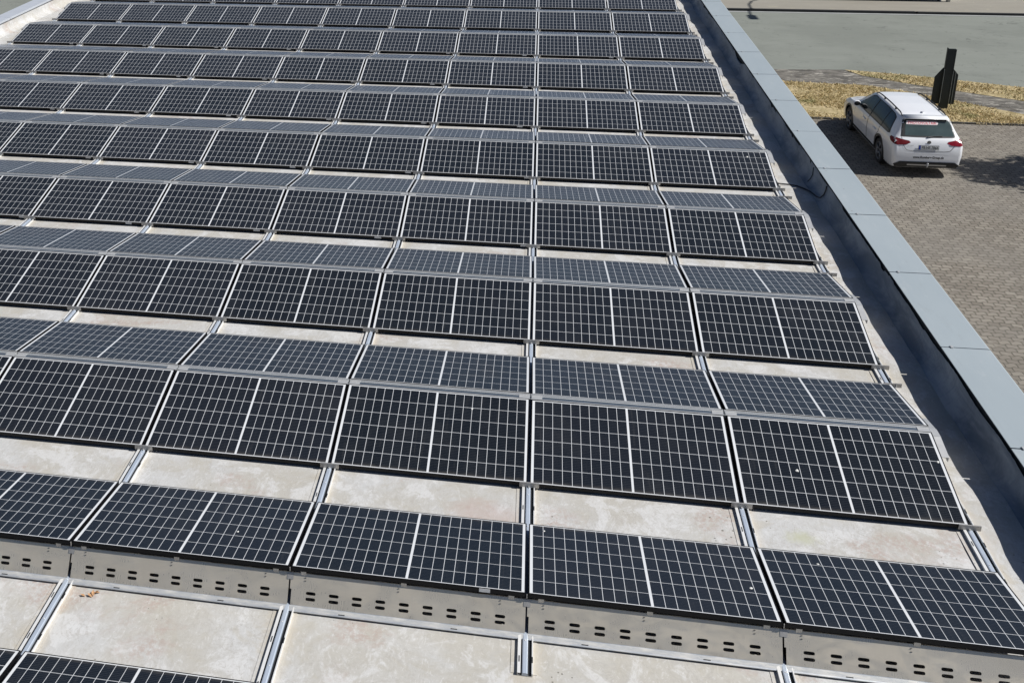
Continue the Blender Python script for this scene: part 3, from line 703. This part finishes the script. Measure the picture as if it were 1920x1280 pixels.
# x, bottom z, sill half width, flank half width, belt z, belt half width, top z, top half width
CT = [(-1.085, .40, .72, .78, .56, .76, .64, .70), (-1.075, .33, .79, .835, .64, .80, .70, .73), (-1.05, .27, .83, .87, .84, .82, .885, .74), (-0.99, .24, .86, .895, .94, .835, .985, .74),
      (-0.93, .23, .86, .90, .965, .845, 1.05, .735), (-0.80, .21, .875, .91, .985, .855, 1.20, .68), (-0.66, .20, .88, .915, .985, .86, 1.37, .62), (-0.60, .20, .88, .915, .985, .86, 1.435, .605), (-0.52, .20, .885, .915, .985, .865, 1.452, .60),
      (-0.2, .20, .885, .915, .985, .865, 1.475, .60), (0.5, .20, .885, .916, .975, .865, 1.490, .605), (1.2, .20, .885, .916, .965, .865, 1.482, .60), (1.65, .20, .885, .916, .955, .86, 1.455, .585), (1.8, .20, .885, .916, .95, .86, 1.425, .58),
      (2.2, .20, .885, .914, .935, .86, 1.215, .63), (2.58, .20, .885, .912, .915, .86, 1.005, .70), (2.70, .20, .885, .912, .90, .85, .975, .72), (3.1, .20, .88, .905, .86, .82, .905, .70), (3.42, .21, .85, .875, .76, .79, .815, .66), (3.58, .22, .78, .81, .66, .72, .715, .60), (3.66, .25, .68, .71, .56, .64, .60, .52), (3.69, .30, .58, .60, .48, .54, .50, .44)]
def sect(x):
    zb, wl, wf, zbelt, wb, zt, wt = lerp_tab(CT, x)
    zf = min(0.60, zb + (zbelt - zb) * 0.55); zs = zb + (zf - zb) * 0.3
    g = lambda t: (wb + (wt - wb) * (t ** 1.25), zbelt + (zt - 0.035 - zbelt) * t)
    pr = [(0, zb), (wl * 0.8, zb), (wl * 0.96, zb + 0.02), (wl, zs), (wf * 0.995, zf * 0.9 + zs * 0.1), (wf, zf), (wf - 0.004, zf + (zbelt - zf) * 0.45), (wf - 0.3 * (wf - wb), zf + (zbelt - zf) * 0.78), (wb, zbelt)]
    pr += [g(t) for t in (0.25, 0.5, 0.75, 1.0)]
    ww, zz_ = g(1.0)
    pr += [(ww - (ww) * 0.06, zt - 0.016), (ww * 0.80, zt - 0.004), (ww * 0.5, zt + 0.006 * 1), (0, zt + 0.012)]
    return pr
def build_car():
    t = empty('estate_car', (9.783, 20.86, GZ), (0, 0, R(90.8))); t.scale = (1.0, 0.92, 1.0)
    tag(t, 'white estate car with roof rails parked on the brick yard beside the building', 'car')
    xs_ = sorted(set([c[0] for c in CT] + [-1.0 + 0.08 * i for i in range(58)])); xs_ = [x for x in xs_ if -1.085 <= x <= 3.69]
    b = MB(); n = None
    for x in xs_:
        pr = sect(x); full = pr + [(-y, z) for y, z in pr[-2:0:-1]]; n = len(full)
        b.v += [(x, y, z) for y, z in full]
    for i in range(len(xs_) - 1):
        for j in range(n):
            j2 = (j + 1) % n; b.f.append((i * n + j, i * n + j2, (i + 1) * n + j2, (i + 1) * n + j)); b.m.append(0)
    b.f.append(tuple(range(n))); b.f.append(tuple((len(xs_) - 1) * n + j for j in range(n))[::-1]); b.m += [0, 0]
    body = b.build('body', [M_PAINT, M_TRIM], smooth=True)
    # wheel wells
    cyl = MB()
    for wx in (0.0, 2.79):
        cyl.lathe([(0.0, -1.2), (0.375, -1.2), (0.375, -0.62), (0.0, -0.62)], 36, Matrix.Translation((wx, 0, 0.35)))
        cyl.lathe([(0.0, 0.62), (0.375, 0.62), (0.375, 1.2), (0.0, 1.2)], 36, Matrix.Translation((wx, 0, 0.35)))
    co = cyl.build('cutter', M_TRIM); bm = bmesh.new(); bm.from_mesh(co.data); bmesh.ops.remove_doubles(bm, verts=bm.verts[:], dist=1e-5); bmesh.ops.recalc_face_normals(bm, faces=bm.faces[:]); bm.to_mesh(co.data); bm.free()
    md = body.modifiers.new('b', 'BOOLEAN'); md.operation = 'DIFFERENCE'; md.object = co; md.solver = 'EXACT'
    bpy.context.view_layer.update(); dg = bpy.context.evaluated_depsgraph_get()
    me = bpy.data.meshes.new_from_object(body.evaluated_get(dg)); body.modifiers.clear(); body.data = me; bpy.data.objects.remove(co)
    for p in me.polygons:
        c = p.center
        if abs(c.y) < 0.8 and c.z < 0.8 and min(abs(c.x - 0), abs(c.x - 2.79)) < 0.42 and abs(c.y) > 0.4 and p.area > 0.0005 and any(math.hypot(c.x - w_, c.z - .35) < .38 for w_ in (0, 2.79)): p.material_index = 1
    bm = bmesh.new(); bm.from_mesh(me); bm.normal_update()
    for e in bm.edges:
        if e.is_manifold and e.calc_face_angle(0) > 0.6: e.smooth = False
    bm.to_mesh(me)
    tree = BVHTree.FromBMesh(bm); bm.free()
    body.parent = t
    def proj(a, c, axis, sgn, off):
        """drop a 2D point on the body: axis x -> (y, z) from behind or front, axis y -> (x, z) from the side, z -> (x, y) from above"""
        if axis == 'x': o, d_ = Vector((sgn * 6, a, c)), Vector((-sgn, 0, 0))
        elif axis == 'y': o, d_ = Vector((a, sgn * 4, c)), Vector((0, -sgn, 0))
        else: o, d_ = Vector((a, c, 4)), Vector((0, 0, -1))
        h, nn, _, _ = tree.ray_cast(o, d_)
        if h is None: return None
        return h - d_ * off
    def decal(name, poly, axis, sgn, off, m, par=None, cuts=3):
        bm = bmesh.new(); vv = []
        for i, (a, c) in enumerate(poly): vv.append(bm.verts.new((a, c, 0)))
        ed = [bm.edges.new((vv[i], vv[(i + 1) % len(vv)])) for i in range(len(vv))]
        bmesh.ops.triangle_fill(bm, edges=ed, use_beauty=True)
        for _ in range(cuts):
            es = [e for e in bm.edges if e.calc_length() > 0.06]
            if es: bmesh.ops.subdivide_edges(bm, edges=es, cuts=1)
            bmesh.ops.triangulate(bm, faces=bm.faces[:])
        bad = []
        for v in bm.verts:
            q = proj(v.co.x, v.co.y, axis, sgn, off)
            if q is None: bad.append(v)
            else: v.co = q
        bmesh.ops.delete(bm, geom=bad, context='VERTS')
        bmesh.ops.recalc_face_normals(bm, faces=bm.faces[:])
        me = bpy.data.meshes.new(name); bm.to_mesh(me); bm.free(); me.materials.append(m)
        for p in me.polygons: p.use_smooth = True
        nrm = sum((p.normal * p.area for p in me.polygons), Vector()); want = {'x': Vector((sgn, 0, 0)), 'y': Vector((0, sgn, 0)), 'z': Vector((0, 0, 1))}[axis]
        if nrm.dot(want) < 0: me.flip_normals()
        o = bpy.data.objects.new(name, me); COL.objects.link(o); o.parent = par or t; return o
    def strip(name, line, w_, axis, sgn, off, m, par=None):
        s = MB()
        for (a, b_) in zip(line, line[1:]):
            N = max(1, int(math.hypot(b_[0] - a[0], b_[1] - a[1]) / 0.05)); L_ = math.hypot(b_[0] - a[0], b_[1] - a[1]); nx_, ny_ = -(b_[1] - a[1]) / L_ * w_ / 2, (b_[0] - a[0]) / L_ * w_ / 2
            for i in range(N):
                p0 = [a[q] + (b_[q] - a[q]) * i / N for q in (0, 1)]; p1 = [a[q] + (b_[q] - a[q]) * (i + 1) / N for q in (0, 1)]
                Q = [proj(p0[0] - nx_, p0[1] - ny_, axis, sgn, off), proj(p1[0] - nx_, p1[1] - ny_, axis, sgn, off), proj(p1[0] + nx_, p1[1] + ny_, axis, sgn, off), proj(p0[0] + nx_, p0[1] + ny_, axis, sgn, off)]
                if all(q is not None for q in Q): s.face(Q)
        return s.build(name, m, par or t, fix=False)
    def text(name, body_, size, pos, m, off, par=None, width=None, bold=0.0, shear=0.0):
        cu = bpy.data.curves.new(name, 'FONT'); cu.body = body_; cu.size = size; cu.align_x = 'CENTER'; cu.align_y = 'CENTER'; cu.offset = bold; cu.shear = shear; cu.resolution_u = 2
        o = bpy.data.objects.new(name, cu); COL.objects.link(o); bpy.context.view_layer.update()
        me = bpy.data.meshes.new_from_object(o.evaluated_get(bpy.context.evaluated_depsgraph_get())); bpy.data.objects.remove(o)
        xs2 = [v.co.x for v in me.vertices]; s = (width / (max(xs2) - min(xs2))) if width else 1
        for v in me.vertices:
            q = proj(pos[0] - v.co.x * s, pos[1] + v.co.y, 'x', -1, off)
            v.co = q if q is not None else Vector((-1, pos[0] - v.co.x * s, pos[1] + v.co.y))
        me.materials.clear(); me.materials.append(m)
        o = bpy.data.objects.new(name, me); COL.objects.link(o); o.parent = par or t; return o
    # doors and side windows
    for s in (1, -1):
        # dark surround of all side glass, then the panes
        decal('window_surround', [(-0.56, 1.005), (-0.42, 0.975), (2.28, 0.955), (2.18, 1.02), (1.70, 1.36), (1.50, 1.41), (0.4, 1.43), (-0.15, 1.405), (-0.34, 1.36)], 'y', s, 0.003, M_TRIM)
        decal('side_window', [(-0.50, 1.015), (-0.40, 0.995), (0.10, 0.99), (0.10, 1.395), (-0.14, 1.385), (-0.30, 1.345)], 'y', s, 0.006, M_CARGLASS)
        for (front, dp_, wp) in ((False, [(0.42, 0.34), (0.36, 0.62), (0.18, 0.80), (0.16, 0.965), (1.08, 0.955), (1.10, 0.34)], [(0.15, 0.99), (1.03, 0.975), (1.03, 1.405), (0.4, 1.41), (0.15, 1.40)]),
                              (True, [(1.12, 0.34), (1.10, 0.955), (2.20, 0.935), (2.28, 0.78), (2.30, 0.34)], [(1.10, 0.975), (2.20, 0.965), (2.10, 1.045), (1.68, 1.335), (1.48, 1.39), (1.10, 1.405)])):
            strip('door_gap', dp_ + dp_[:1], 0.024, 'y', s, 0.0015, M_TRIM)
            do = decal('door', [(((x - sum(p[0] for p in dp_) / len(dp_)) * 0.985 + sum(p[0] for p in dp_) / len(dp_)), z) for x, z in dp_], 'y', s, 0.005, M_PAINT, cuts=4)
            hx = 0.36 if not front else 1.28
            h0, h1 = proj(hx, 0.80, 'y', s, 0.02), proj(hx + 0.2, 0.80, 'y', s, 0.02)
            hb = MB(); hb.tube([h0 - Vector((0, s * .015, 0)), h0, h1, h1 - Vector((0, s * .015, 0))], 0.014, 6); hb.build('handle', M_PAINT, do, smooth=True)
            decal('window', wp, 'y', s, 0.006, M_CARGLASS, do)
        strip('crease_shadow', [(-0.6, 0.79), (0.3, 0.765), (2.2, 0.745)], 0.010, 'y', s, 0.006, M_TRIM) if False else None
        # dark wheel arch mouldings and sill with its bright strip
        for wx in (0.0, 2.79):
            arc = [(wx + 0.405 * math.cos(a), 0.35 + 0.405 * math.sin(a)) for a in [R(-14 + i * 8.66) for i in range(25)]]
            strip('arch_moulding', arc, 0.052, 'y', s, 0.006, M_TRIM)
        decal('sill', [(0.40, 0.235), (2.40, 0.235), (2.40, 0.33), (0.40, 0.33)], 'y', s, 0.004, M_TRIM)
        strip('sill_trim', [(0.42, 0.262), (2.38, 0.262)], 0.022, 'y', s, 0.009, M_GREYTRIM)
        # tail lamp, in two pieces over the corner
        decal('tail_lamp', [(s * 0.58, 0.865), (s * 0.46, 0.915), (s * 0.50, 0.955), (s * 0.80, 1.005), (s * 0.862, 0.995), (s * 0.875, 0.86), (s * 0.80, 0.85)], 'x', -1, 0.006, M_RED if s < 0 else M_REDDARK, cuts=4)
        decal('tail_lamp', [(-1.04, 0.86), (-0.80, 0.885), (-0.66, 0.945), (-0.72, 0.99), (-0.98, 0.995)], 'y', s, 0.006, M_RED if s < 0 else M_REDDARK, cuts=3)
        decal('headlamp', [(3.30, 0.66), (3.60, 0.60), (3.56, 0.665), (3.25, 0.76)], 'y', s, 0.005, M_CLEAR)
        # roof rail
        rr = MB(); pts = []
        for i in range(13):
            x = -0.48 + i * 0.18; q = proj(x, s * 0.565, 'z', 1, 0.0); pts.append(q + Vector((0, 0, 0.045 if 0 < i < 12 else 0.0)))
        rr.tube(pts, [0.012] + [0.017] * 11 + [0.012], 8)
        for i in (3, 8): q = pts[i]; rr.box(q.x - 0.04, q.x + 0.04, q.y - 0.012, q.y + 0.012, q.z - 0.05, q.z)
        rr.build('roof_rail', M_TRIM, t, smooth=True)
        mi = MB(); q = proj(2.02, 0.99, 'y', s, 0.0); c_ = q + Vector((0.03, s * 0.13, 0.03)); rows = []
        for i, (dx, r_) in enumerate(((-0.055, 0.85), (-0.04, 1.0), (0.02, 0.95), (0.07, 0.6), (0.09, 0.25))):
            ring = [c_ + Vector((dx, math.cos(a) * 0.105 * r_, math.sin(a) * 0.075 * r_)) for a in [2 * math.pi * q_ / 14 for q_ in range(14)]]
            bse = len(mi.v); mi.v += [tuple(v) for v in ring]
            if i:
                for q_ in range(14): mi.f.append((bse - 14 + q_, bse - 14 + (q_ + 1) % 14, bse + (q_ + 1) % 14, bse + q_)); mi.m.append(0)
        mi.f.append(tuple(range(14))); mi.m.append(1); mi.tube([q - Vector((0, s * .02, .01)), c_ - Vector((0, s * .05, .04))], 0.025, 6, 1)
        mi.build('wing_mirror', [M_PAINT, M_TRIM], t, smooth=True)
        # wheels
        for wx in (0.0, 2.79):
            wh = MB(); M = Matrix.Translation((wx, s * 0.775, 0.335)) @ Matrix.Scale(s, 4, Vector((0, 1, 0)))
            wh.lathe([(0.235, 0.105), (0.29, 0.118), (0.322, 0.108), (0.336, 0.08), (0.338, 0.0), (0.336, -0.08), (0.30, -0.11), (0.235, -0.10)], 40, M)
            wo_ = wh.build('wheel', M_RUBBER, t, smooth=True)
            rm = MB(); rm.lathe([(0.24, 0.10), (0.236, 0.112), (0.222, 0.108), (0.215, 0.06), (0.21, 0.02)], 40, M)
            for q_ in range(5):
                for e in (-0.16, 0.16):
                    a = 2 * math.pi * q_ / 5 + 0.3; a2 = a + e
                    p0 = M @ Vector((0.05 * math.cos(a), 0.075, 0.05 * math.sin(a))); p1 = M @ Vector((0.222 * math.cos(a2), 0.098, 0.222 * math.sin(a2))); rm.tube([p0, p1], [0.022, 0.016], 6)
            rm.lathe([(0.0, 0.085), (0.05, 0.083), (0.062, 0.06)], 20, M)
            rm.build('rim', M_RIM, wo_, smooth=True)
            hb = MB(); hb.lathe([(0.0, 0.03), (0.21, 0.03)], 24, M); hb.build('brake_disc', M_TRIM, wo_)
    # rear: black framed window, glass, wiper, spoiler
    decal('rear_window_frame', [(0.70, 1.035), (0.60, 1.425), (0.3, 1.44), (-0.3, 1.44), (-0.60, 1.425), (-0.70, 1.035), (-0.3, 1.03), (0.3, 1.03)], 'x', -1, 0.004, M_TRIM, cuts=4)
    rw = decal('rear_window', [(0.595, 1.065), (0.54, 1.345), (0.51, 1.385), (-0.55, 1.385), (-0.60, 1.345), (-0.66, 1.065)], 'x', -1, 0.009, M_REARGLASS, cuts=4)
    decal('window_sticker', [(0.53, 1.30), (0.515, 1.376), (-0.24, 1.376), (-0.28, 1.355), (-0.28, 1.322), (-0.25, 1.30)], 'x', -1, 0.013, M_PINK, rw)
    text('sticker_lettering', 'PHOTOVOLTAIK', 0.085, (0.12, 1.338), M_REDINK, 0.017, rw, width=0.72, bold=0.0)
    sp_ = MB(); sp_.prism([(-0.70, 1.432), (-0.70, 1.446), (-0.55, 1.472), (-0.46, 1.478), (-0.50, 1.44)], 'y', -0.57, 0.57); sp_.build('spoiler', M_PAINT, t, bevel=0.008, smooth=True)
    wi = MB(); q0, q1, q2 = proj(0.02, 1.05, 'x', -1, 0.03), proj(-0.12, 1.065, 'x', -1, 0.03), proj(-0.36, 1.075, 'x', -1, 0.028)
    wi.tube([q0, q1, q2], [0.02, 0.012, 0.008], 6); wi.build('wiper', M_TRIM, t)
    # tailgate gap, plate recess, bumper
    gap = [(0.68, 1.03), (0.66, 0.90), (0.62, 0.80), (0.55, 0.725), (0.42, 0.705), (-0.42, 0.705), (-0.55, 0.725), (-0.62, 0.80), (-0.66, 0.90), (-0.68, 1.03)]
    strip('tailgate_gap', gap, 0.010, 'x', -1, 0.004, M_TRIM)
    npl = decal('number_plate', [(0.262, 0.742), (0.262, 0.858), (-0.262, 0.858), (-0.262, 0.742)], 'x', -1, 0.012, M_INK, cuts=2)
    decal('plate_face', [(0.254, 0.749), (0.254, 0.851), (-0.254, 0.851), (-0.254, 0.749)], 'x', -1, 0.014, M_PLW, npl, cuts=2)
    decal('plate_band', [(0.254, 0.749), (0.254, 0.851), (0.205, 0.851), (0.205, 0.749)], 'x', -1, 0.017, M_BLUE, npl, cuts=2)
    text('plate_lettering', 'PB:HE 7866', 0.098, (-0.028, 0.799), M_INK, 0.020, npl, width=0.42, bold=0.0015)
    text('bumper_lettering', 'www.Romberg-Group.de', 0.088, (-0.02, 0.545), M_INK, 0.006, width=0.78, bold=0.003, shear=0.15)
    text('badge_lettering', 'VARIANT', 0.04, (0.47, 0.842), M_GREYTRIM, 0.006, width=0.19)
    em = MB(); q = proj(0, 0.925, 'x', -1, 0.012); N = 28
    for i in range(N):
        a, b_ = 2 * math.pi * i / N, 2 * math.pi * (i + 1) / N
        for (r0, r1, mi_, o_) in ((0.046, 0.055, 1, -0.002), (0.0, 0.046, 0, 0.0)):
            P_ = [Vector((q.x + o_, r * math.cos(an), q.z + r * math.sin(an))) for r, an in ((r0, a), (r1, a), (r1, b_), (r0, b_))]
            if r0 == 0: P_ = P_[1:3] + [P_[0]]
            em.face(P_, mi_)
    for (p0, p1) in (((-.026, .036), (-.009, .004)), ((-.009, .004), (.0, .03)), ((.0, .03), (.009, .004)), ((.009, .004), (.026, .036)), ((-.040, .018), (-.02, -.036)), ((-.02, -.036), (.0, .0)), ((.0, .0), (.02, -.036)), ((.02, -.036), (.040, .018))):
        em.tube([Vector((q.x - 0.004, p0[0], q.z + p0[1])), Vector((q.x - 0.004, p1[0], q.z + p1[1]))], 0.004, 5, 1)
    em.build('emblem', [simple('emblem_blue', (0.06, 0.11, 0.14), 0.3, 0.2, 0.05, 10), M_CHROME], t, fix=False)
    decal('bumper_cladding', [(0.84, 0.27), (0.83, 0.36), (0.70, 0.43), (-0.70, 0.43), (-0.83, 0.36), (-0.84, 0.27), (-0.5, 0.275), (0.5, 0.275)], 'x', -1, 0.014, M_TRIM, cuts=4)
    strip('bumper_trim', [(0.5, 0.345), (-0.5, 0.345)], 0.035, 'x', -1, 0.020, M_GREYTRIM)
    strip('bumper_edge', [(0.55, 0.655), (-0.55, 0.655)], 0.012, 'x', -1, 0.006, M_PAINT)
    tb = MB(); tb.tube([(-0.95, 0.0, 0.30), (-1.12, 0.0, 0.29), (-1.16, 0.0, 0.33), (-1.16, 0.0, 0.39)], 0.02, 8); tb.lathe([(0.0, -0.026), (0.018, -0.02), (0.026, 0.0), (0.018, 0.02), (0.0, 0.026)], 14, Matrix.Translation((-1.16, 0, 0.40)))
    tb.build('tow_bar', M_GREYTRIM, t, smooth=True)
    # windscreen, front
    decal('windscreen', [(1.88, 0.575), (2.55, 0.70), (2.58, 0.3), (2.58, -0.3), (2.55, -0.70), (1.88, -0.575), (1.85, -0.3), (1.85, 0.3)], 'z', 1, 0.005, M_CARGLASS, cuts=4)
    decal('grille', [(0.45, 0.45), (0.5, 0.56), (-0.5, 0.56), (-0.45, 0.45)], 'x', 1, 0.005, M_TRIM)
    an = MB(); q = proj(-0.25, 0, 'z', 1, 0.0); an.prism([(q.x - 0.08, q.z), (q.x + 0.06, q.z), (q.x - 0.07, q.z + 0.05)], 'y', -0.012, 0.012); an.build('aerial', M_PAINT, t)
    return t
build_car()

# ------------------------------------------------------------------ street furniture
M_SIGN = simple('dark_painted_metal', (0.026, 0.034, 0.034), 0.55, 0.2, 0.15, 6)
M_SIGNEDGE = simple('pale_rib_metal', (0.34, 0.37, 0.36), 0.5, 0.4, 0.15, 6)  # ribs and edge lines, paler than the post
sg = empty('signpost', (12.22, 26.05, GZ))
tag(sg, 'dark post with a chamfered sign plate on the dry grass behind the white car', 'sign')
b = MB(); b.box(-0.105, 0.105, -0.035, 0.035, 0.0, 1.87); b.box(-0.125, -0.105, -0.045, 0.045, 0.0, 1.90); b.box(0.105, 0.125, -0.045, 0.045, 0.0, 1.86); b.build('post', M_SIGN, sg, bevel=0.004)
b = MB(); b.prism([(-0.33, 0.14), (-0.33, 0.98), (-0.13, 1.27), (0.13, 1.27), (0.31, 1.06), (0.31, 0.14)], 'y', 0.05, 0.085); b.build('sign_plate', M_SIGN, sg, bevel=0.004)
b = MB()
for x, z0, z1 in ((-0.126, 0.2, 1.25), (0.126, 0.18, 1.2), (0.225, 0.16, 1.12)): b.box(x - 0.007, x + 0.007, -0.05 if abs(x) < 0.2 else 0.03, -0.046 if abs(x) < 0.2 else 0.049, z0, z1)
b.build('plate_rib', M_SIGNEDGE, sg)
M_NAVY = simple('navy_panel', (0.008, 0.014, 0.035), 0.35, 0, 0.1, 3)
M_PALE = simple('pale_metal_edge', (0.62, 0.62, 0.60), 0.5, 0.2, 0.06, 4)
tr = empty('dark_trailer', (15.2, 42.98, GZ + 0.08))
tag(tr, 'dark navy trailer with pale edges at the top edge of the photo across the road', 'trailer')
b = MB(); b.box(-2.6, 2.12, -0.55, 1.4, 0.09, 1.7); b.build('body', M_NAVY, tr, bevel=0.06)
b = MB(); b.box(2.125, 2.17, -0.56, 1.4, 0.0, 1.7); b.box(-2.6, 2.0, -0.58, -0.50, 0.045, 0.085); b.build('edge_trim', M_PALE, tr, bevel=0.01)
b = MB()
for x in (-1.6, 1.4): b.lathe([(0.0, 0.06), (0.2, 0.06), (0.24, 0.04), (0.24, -0.04), (0.0, -0.06)], 20, Matrix.Translation((x, 0.3, 0.24)))
b.build('wheel', M_RUBBER, tr)
lp = empty('street_lamp', (17.62, 42.35, GZ + 0.08))
tag(lp, 'street lamp by the far pavement whose arm throws a thin curved shadow on the road', 'street lamp')
b = MB(); b.tube([(0, 0, 0), (0, 0, 1.0), (0, 0, 7.6), (0, -0.15, 8.1), (0.0, -0.55, 8.5), (0, -1.3, 8.75), (0, -3.2, 8.9)], [0.09, 0.075, 0.05, 0.045, 0.04, 0.04, 0.04], 10); b.build('pole', simple('galvanised_pole', (0.45, 0.46, 0.46), 0.5, 0.5, 0.08, 5), lp, smooth=True)
b = MB(); b.box(-0.16, 0.16, -4.0, -3.1, 8.82, 8.98); b.build('lamp_head', M_STEEL, lp, bevel=0.04)

# tree beyond the right edge of the view, the one that shades the yard
M_BARK = simple('bark', (0.10, 0.075, 0.055), 0.9, 0, 0.25, 8)
M_FOL = simple('foliage', (0.05, 0.085, 0.025), 0.6, 0, 0.35, 1.5)
tx_, ty_ = 17.2, 20.4
tre = empty('leafy_tree', (tx_, ty_, GZ))
tag(tre, 'leafy tree just right of the view that shades the brick yard', 'tree')
b = MB(); rg = random.Random(9)
b.tube([(0.2, 0, 0), (0.12, 0.02, 1.2), (0.0, 0, 2.6), (-0.1, 0.0, 4.2), (-0.2, 0.03, 5.8)], [0.17, 0.14, 0.11, 0.07, 0.02], 10)
ends = []
for i in range(16):
    z = 1.8 + i * 0.25; a = i * 2.4; l = 1.7 * (1 - (z - 1.6) / 6.0); e = Vector((math.cos(a) * l, math.sin(a) * l, z + 0.5 * l)); b.tube([(0, 0, z), e * 0.5 + Vector((0, 0, z * 0.5 - 0.05)), e], [0.05, 0.035, 0.012], 6); ends.append(e)
b.build('trunk', M_BARK, tre, smooth=True)
b = MB()
for e in ends + [Vector((-0.2, 0, 5.9)), Vector((-0.15, 0.1, 5.3)), Vector((-0.1, -0.2, 4.8))]:
    for q in range(9):
        c_ = e * rg.uniform(0.55, 1.08) if e.z < 5 else e; c_ = Vector((c_.x, c_.y, e.z + rg.uniform(-0.4, 0.35))) + Vector((rg.gauss(0, .2), rg.gauss(0, .2), 0))
        for l_ in range(34):
            p = c_ + Vector((rg.gauss(0, .17), rg.gauss(0, .17), rg.gauss(0, .13))); s = rg.uniform(0.06, 0.13)
            u = Vector((rg.gauss(0, 1), rg.gauss(0, 1), rg.gauss(0, .6))).normalized(); v = u.orthogonal().normalized() * s * 0.6; u *= s
            b.face([p - u, p + v, p + u, p - v])
b.build('crown', M_FOL, tre, fix=False)

# droppings on the glass
M_DROP = simple('dropping', (0.66, 0.66, 0.62), 0.8, 0, 0.1, 60)
def dropping(x, y, z, r, tilt, lab):
    b = MB(); rr = random.Random(int(x * 100)); n = 12; ring = []
    for q in range(n):
        a = 2 * math.pi * q / n; ring.append((r * math.cos(a) * rr.uniform(.7, 1.2), r * 1.3 * math.sin(a) * rr.uniform(.7, 1.2), 0.0))
    for q in range(n): b.face([ring[q], ring[(q + 1) % n], (0, 0, 0.004)])
    o = b.build('bird_dropping', M_DROP, fix=False); o.location = (x, y, z); o.rotation_euler = (tilt, 0, 0); tag(o, lab, 'dropping')
def near_z(k, s): return nearrow(k) + s * math.cos(TN), LOW + s * math.sin(TN) + 0.001
for (k, c, fx_, s, r, lab) in ((1, 1, .52, .42, .012, 'white bird dropping on the first ridge row, on its rightmost panel left of centre'), (1, 1, 1.72, .67, .011, 'white speck at the far right edge of the rightmost front facing panel'), (1, -1, 1.23, .83, .010, 'white speck high on the front panel third from the right'), (4, 1, 1.45, .86, .014, 'pale speck high on the rightmost panel of the fourth ridge row')):
    yy, zz = near_z(k, s); dropping(c * PXC + fx_, yy, zz, r, TN, lab)
for (c, fx_, s, r, lab) in ((0, 1.63, .40, .013, 'white dropping near the right end of a panel above the slotted plates'), (1, .43, .86, .010, 'white speck near the front edge of the rightmost panel above the slotted plates'), (0, .13, .93, .009, 'tiny white speck by the front left corner of a panel above the slotted plates'), (-2, 1.25, .40, .009, 'tiny pale streak on the left part of the front slotted plate row panel')):
    dropping(c * PXC + fx_, YFH + s * math.cos(TF) * 1.0, LOW + LSN + DZ - s * math.sin(TF) + 0.001, r, -TF, lab)
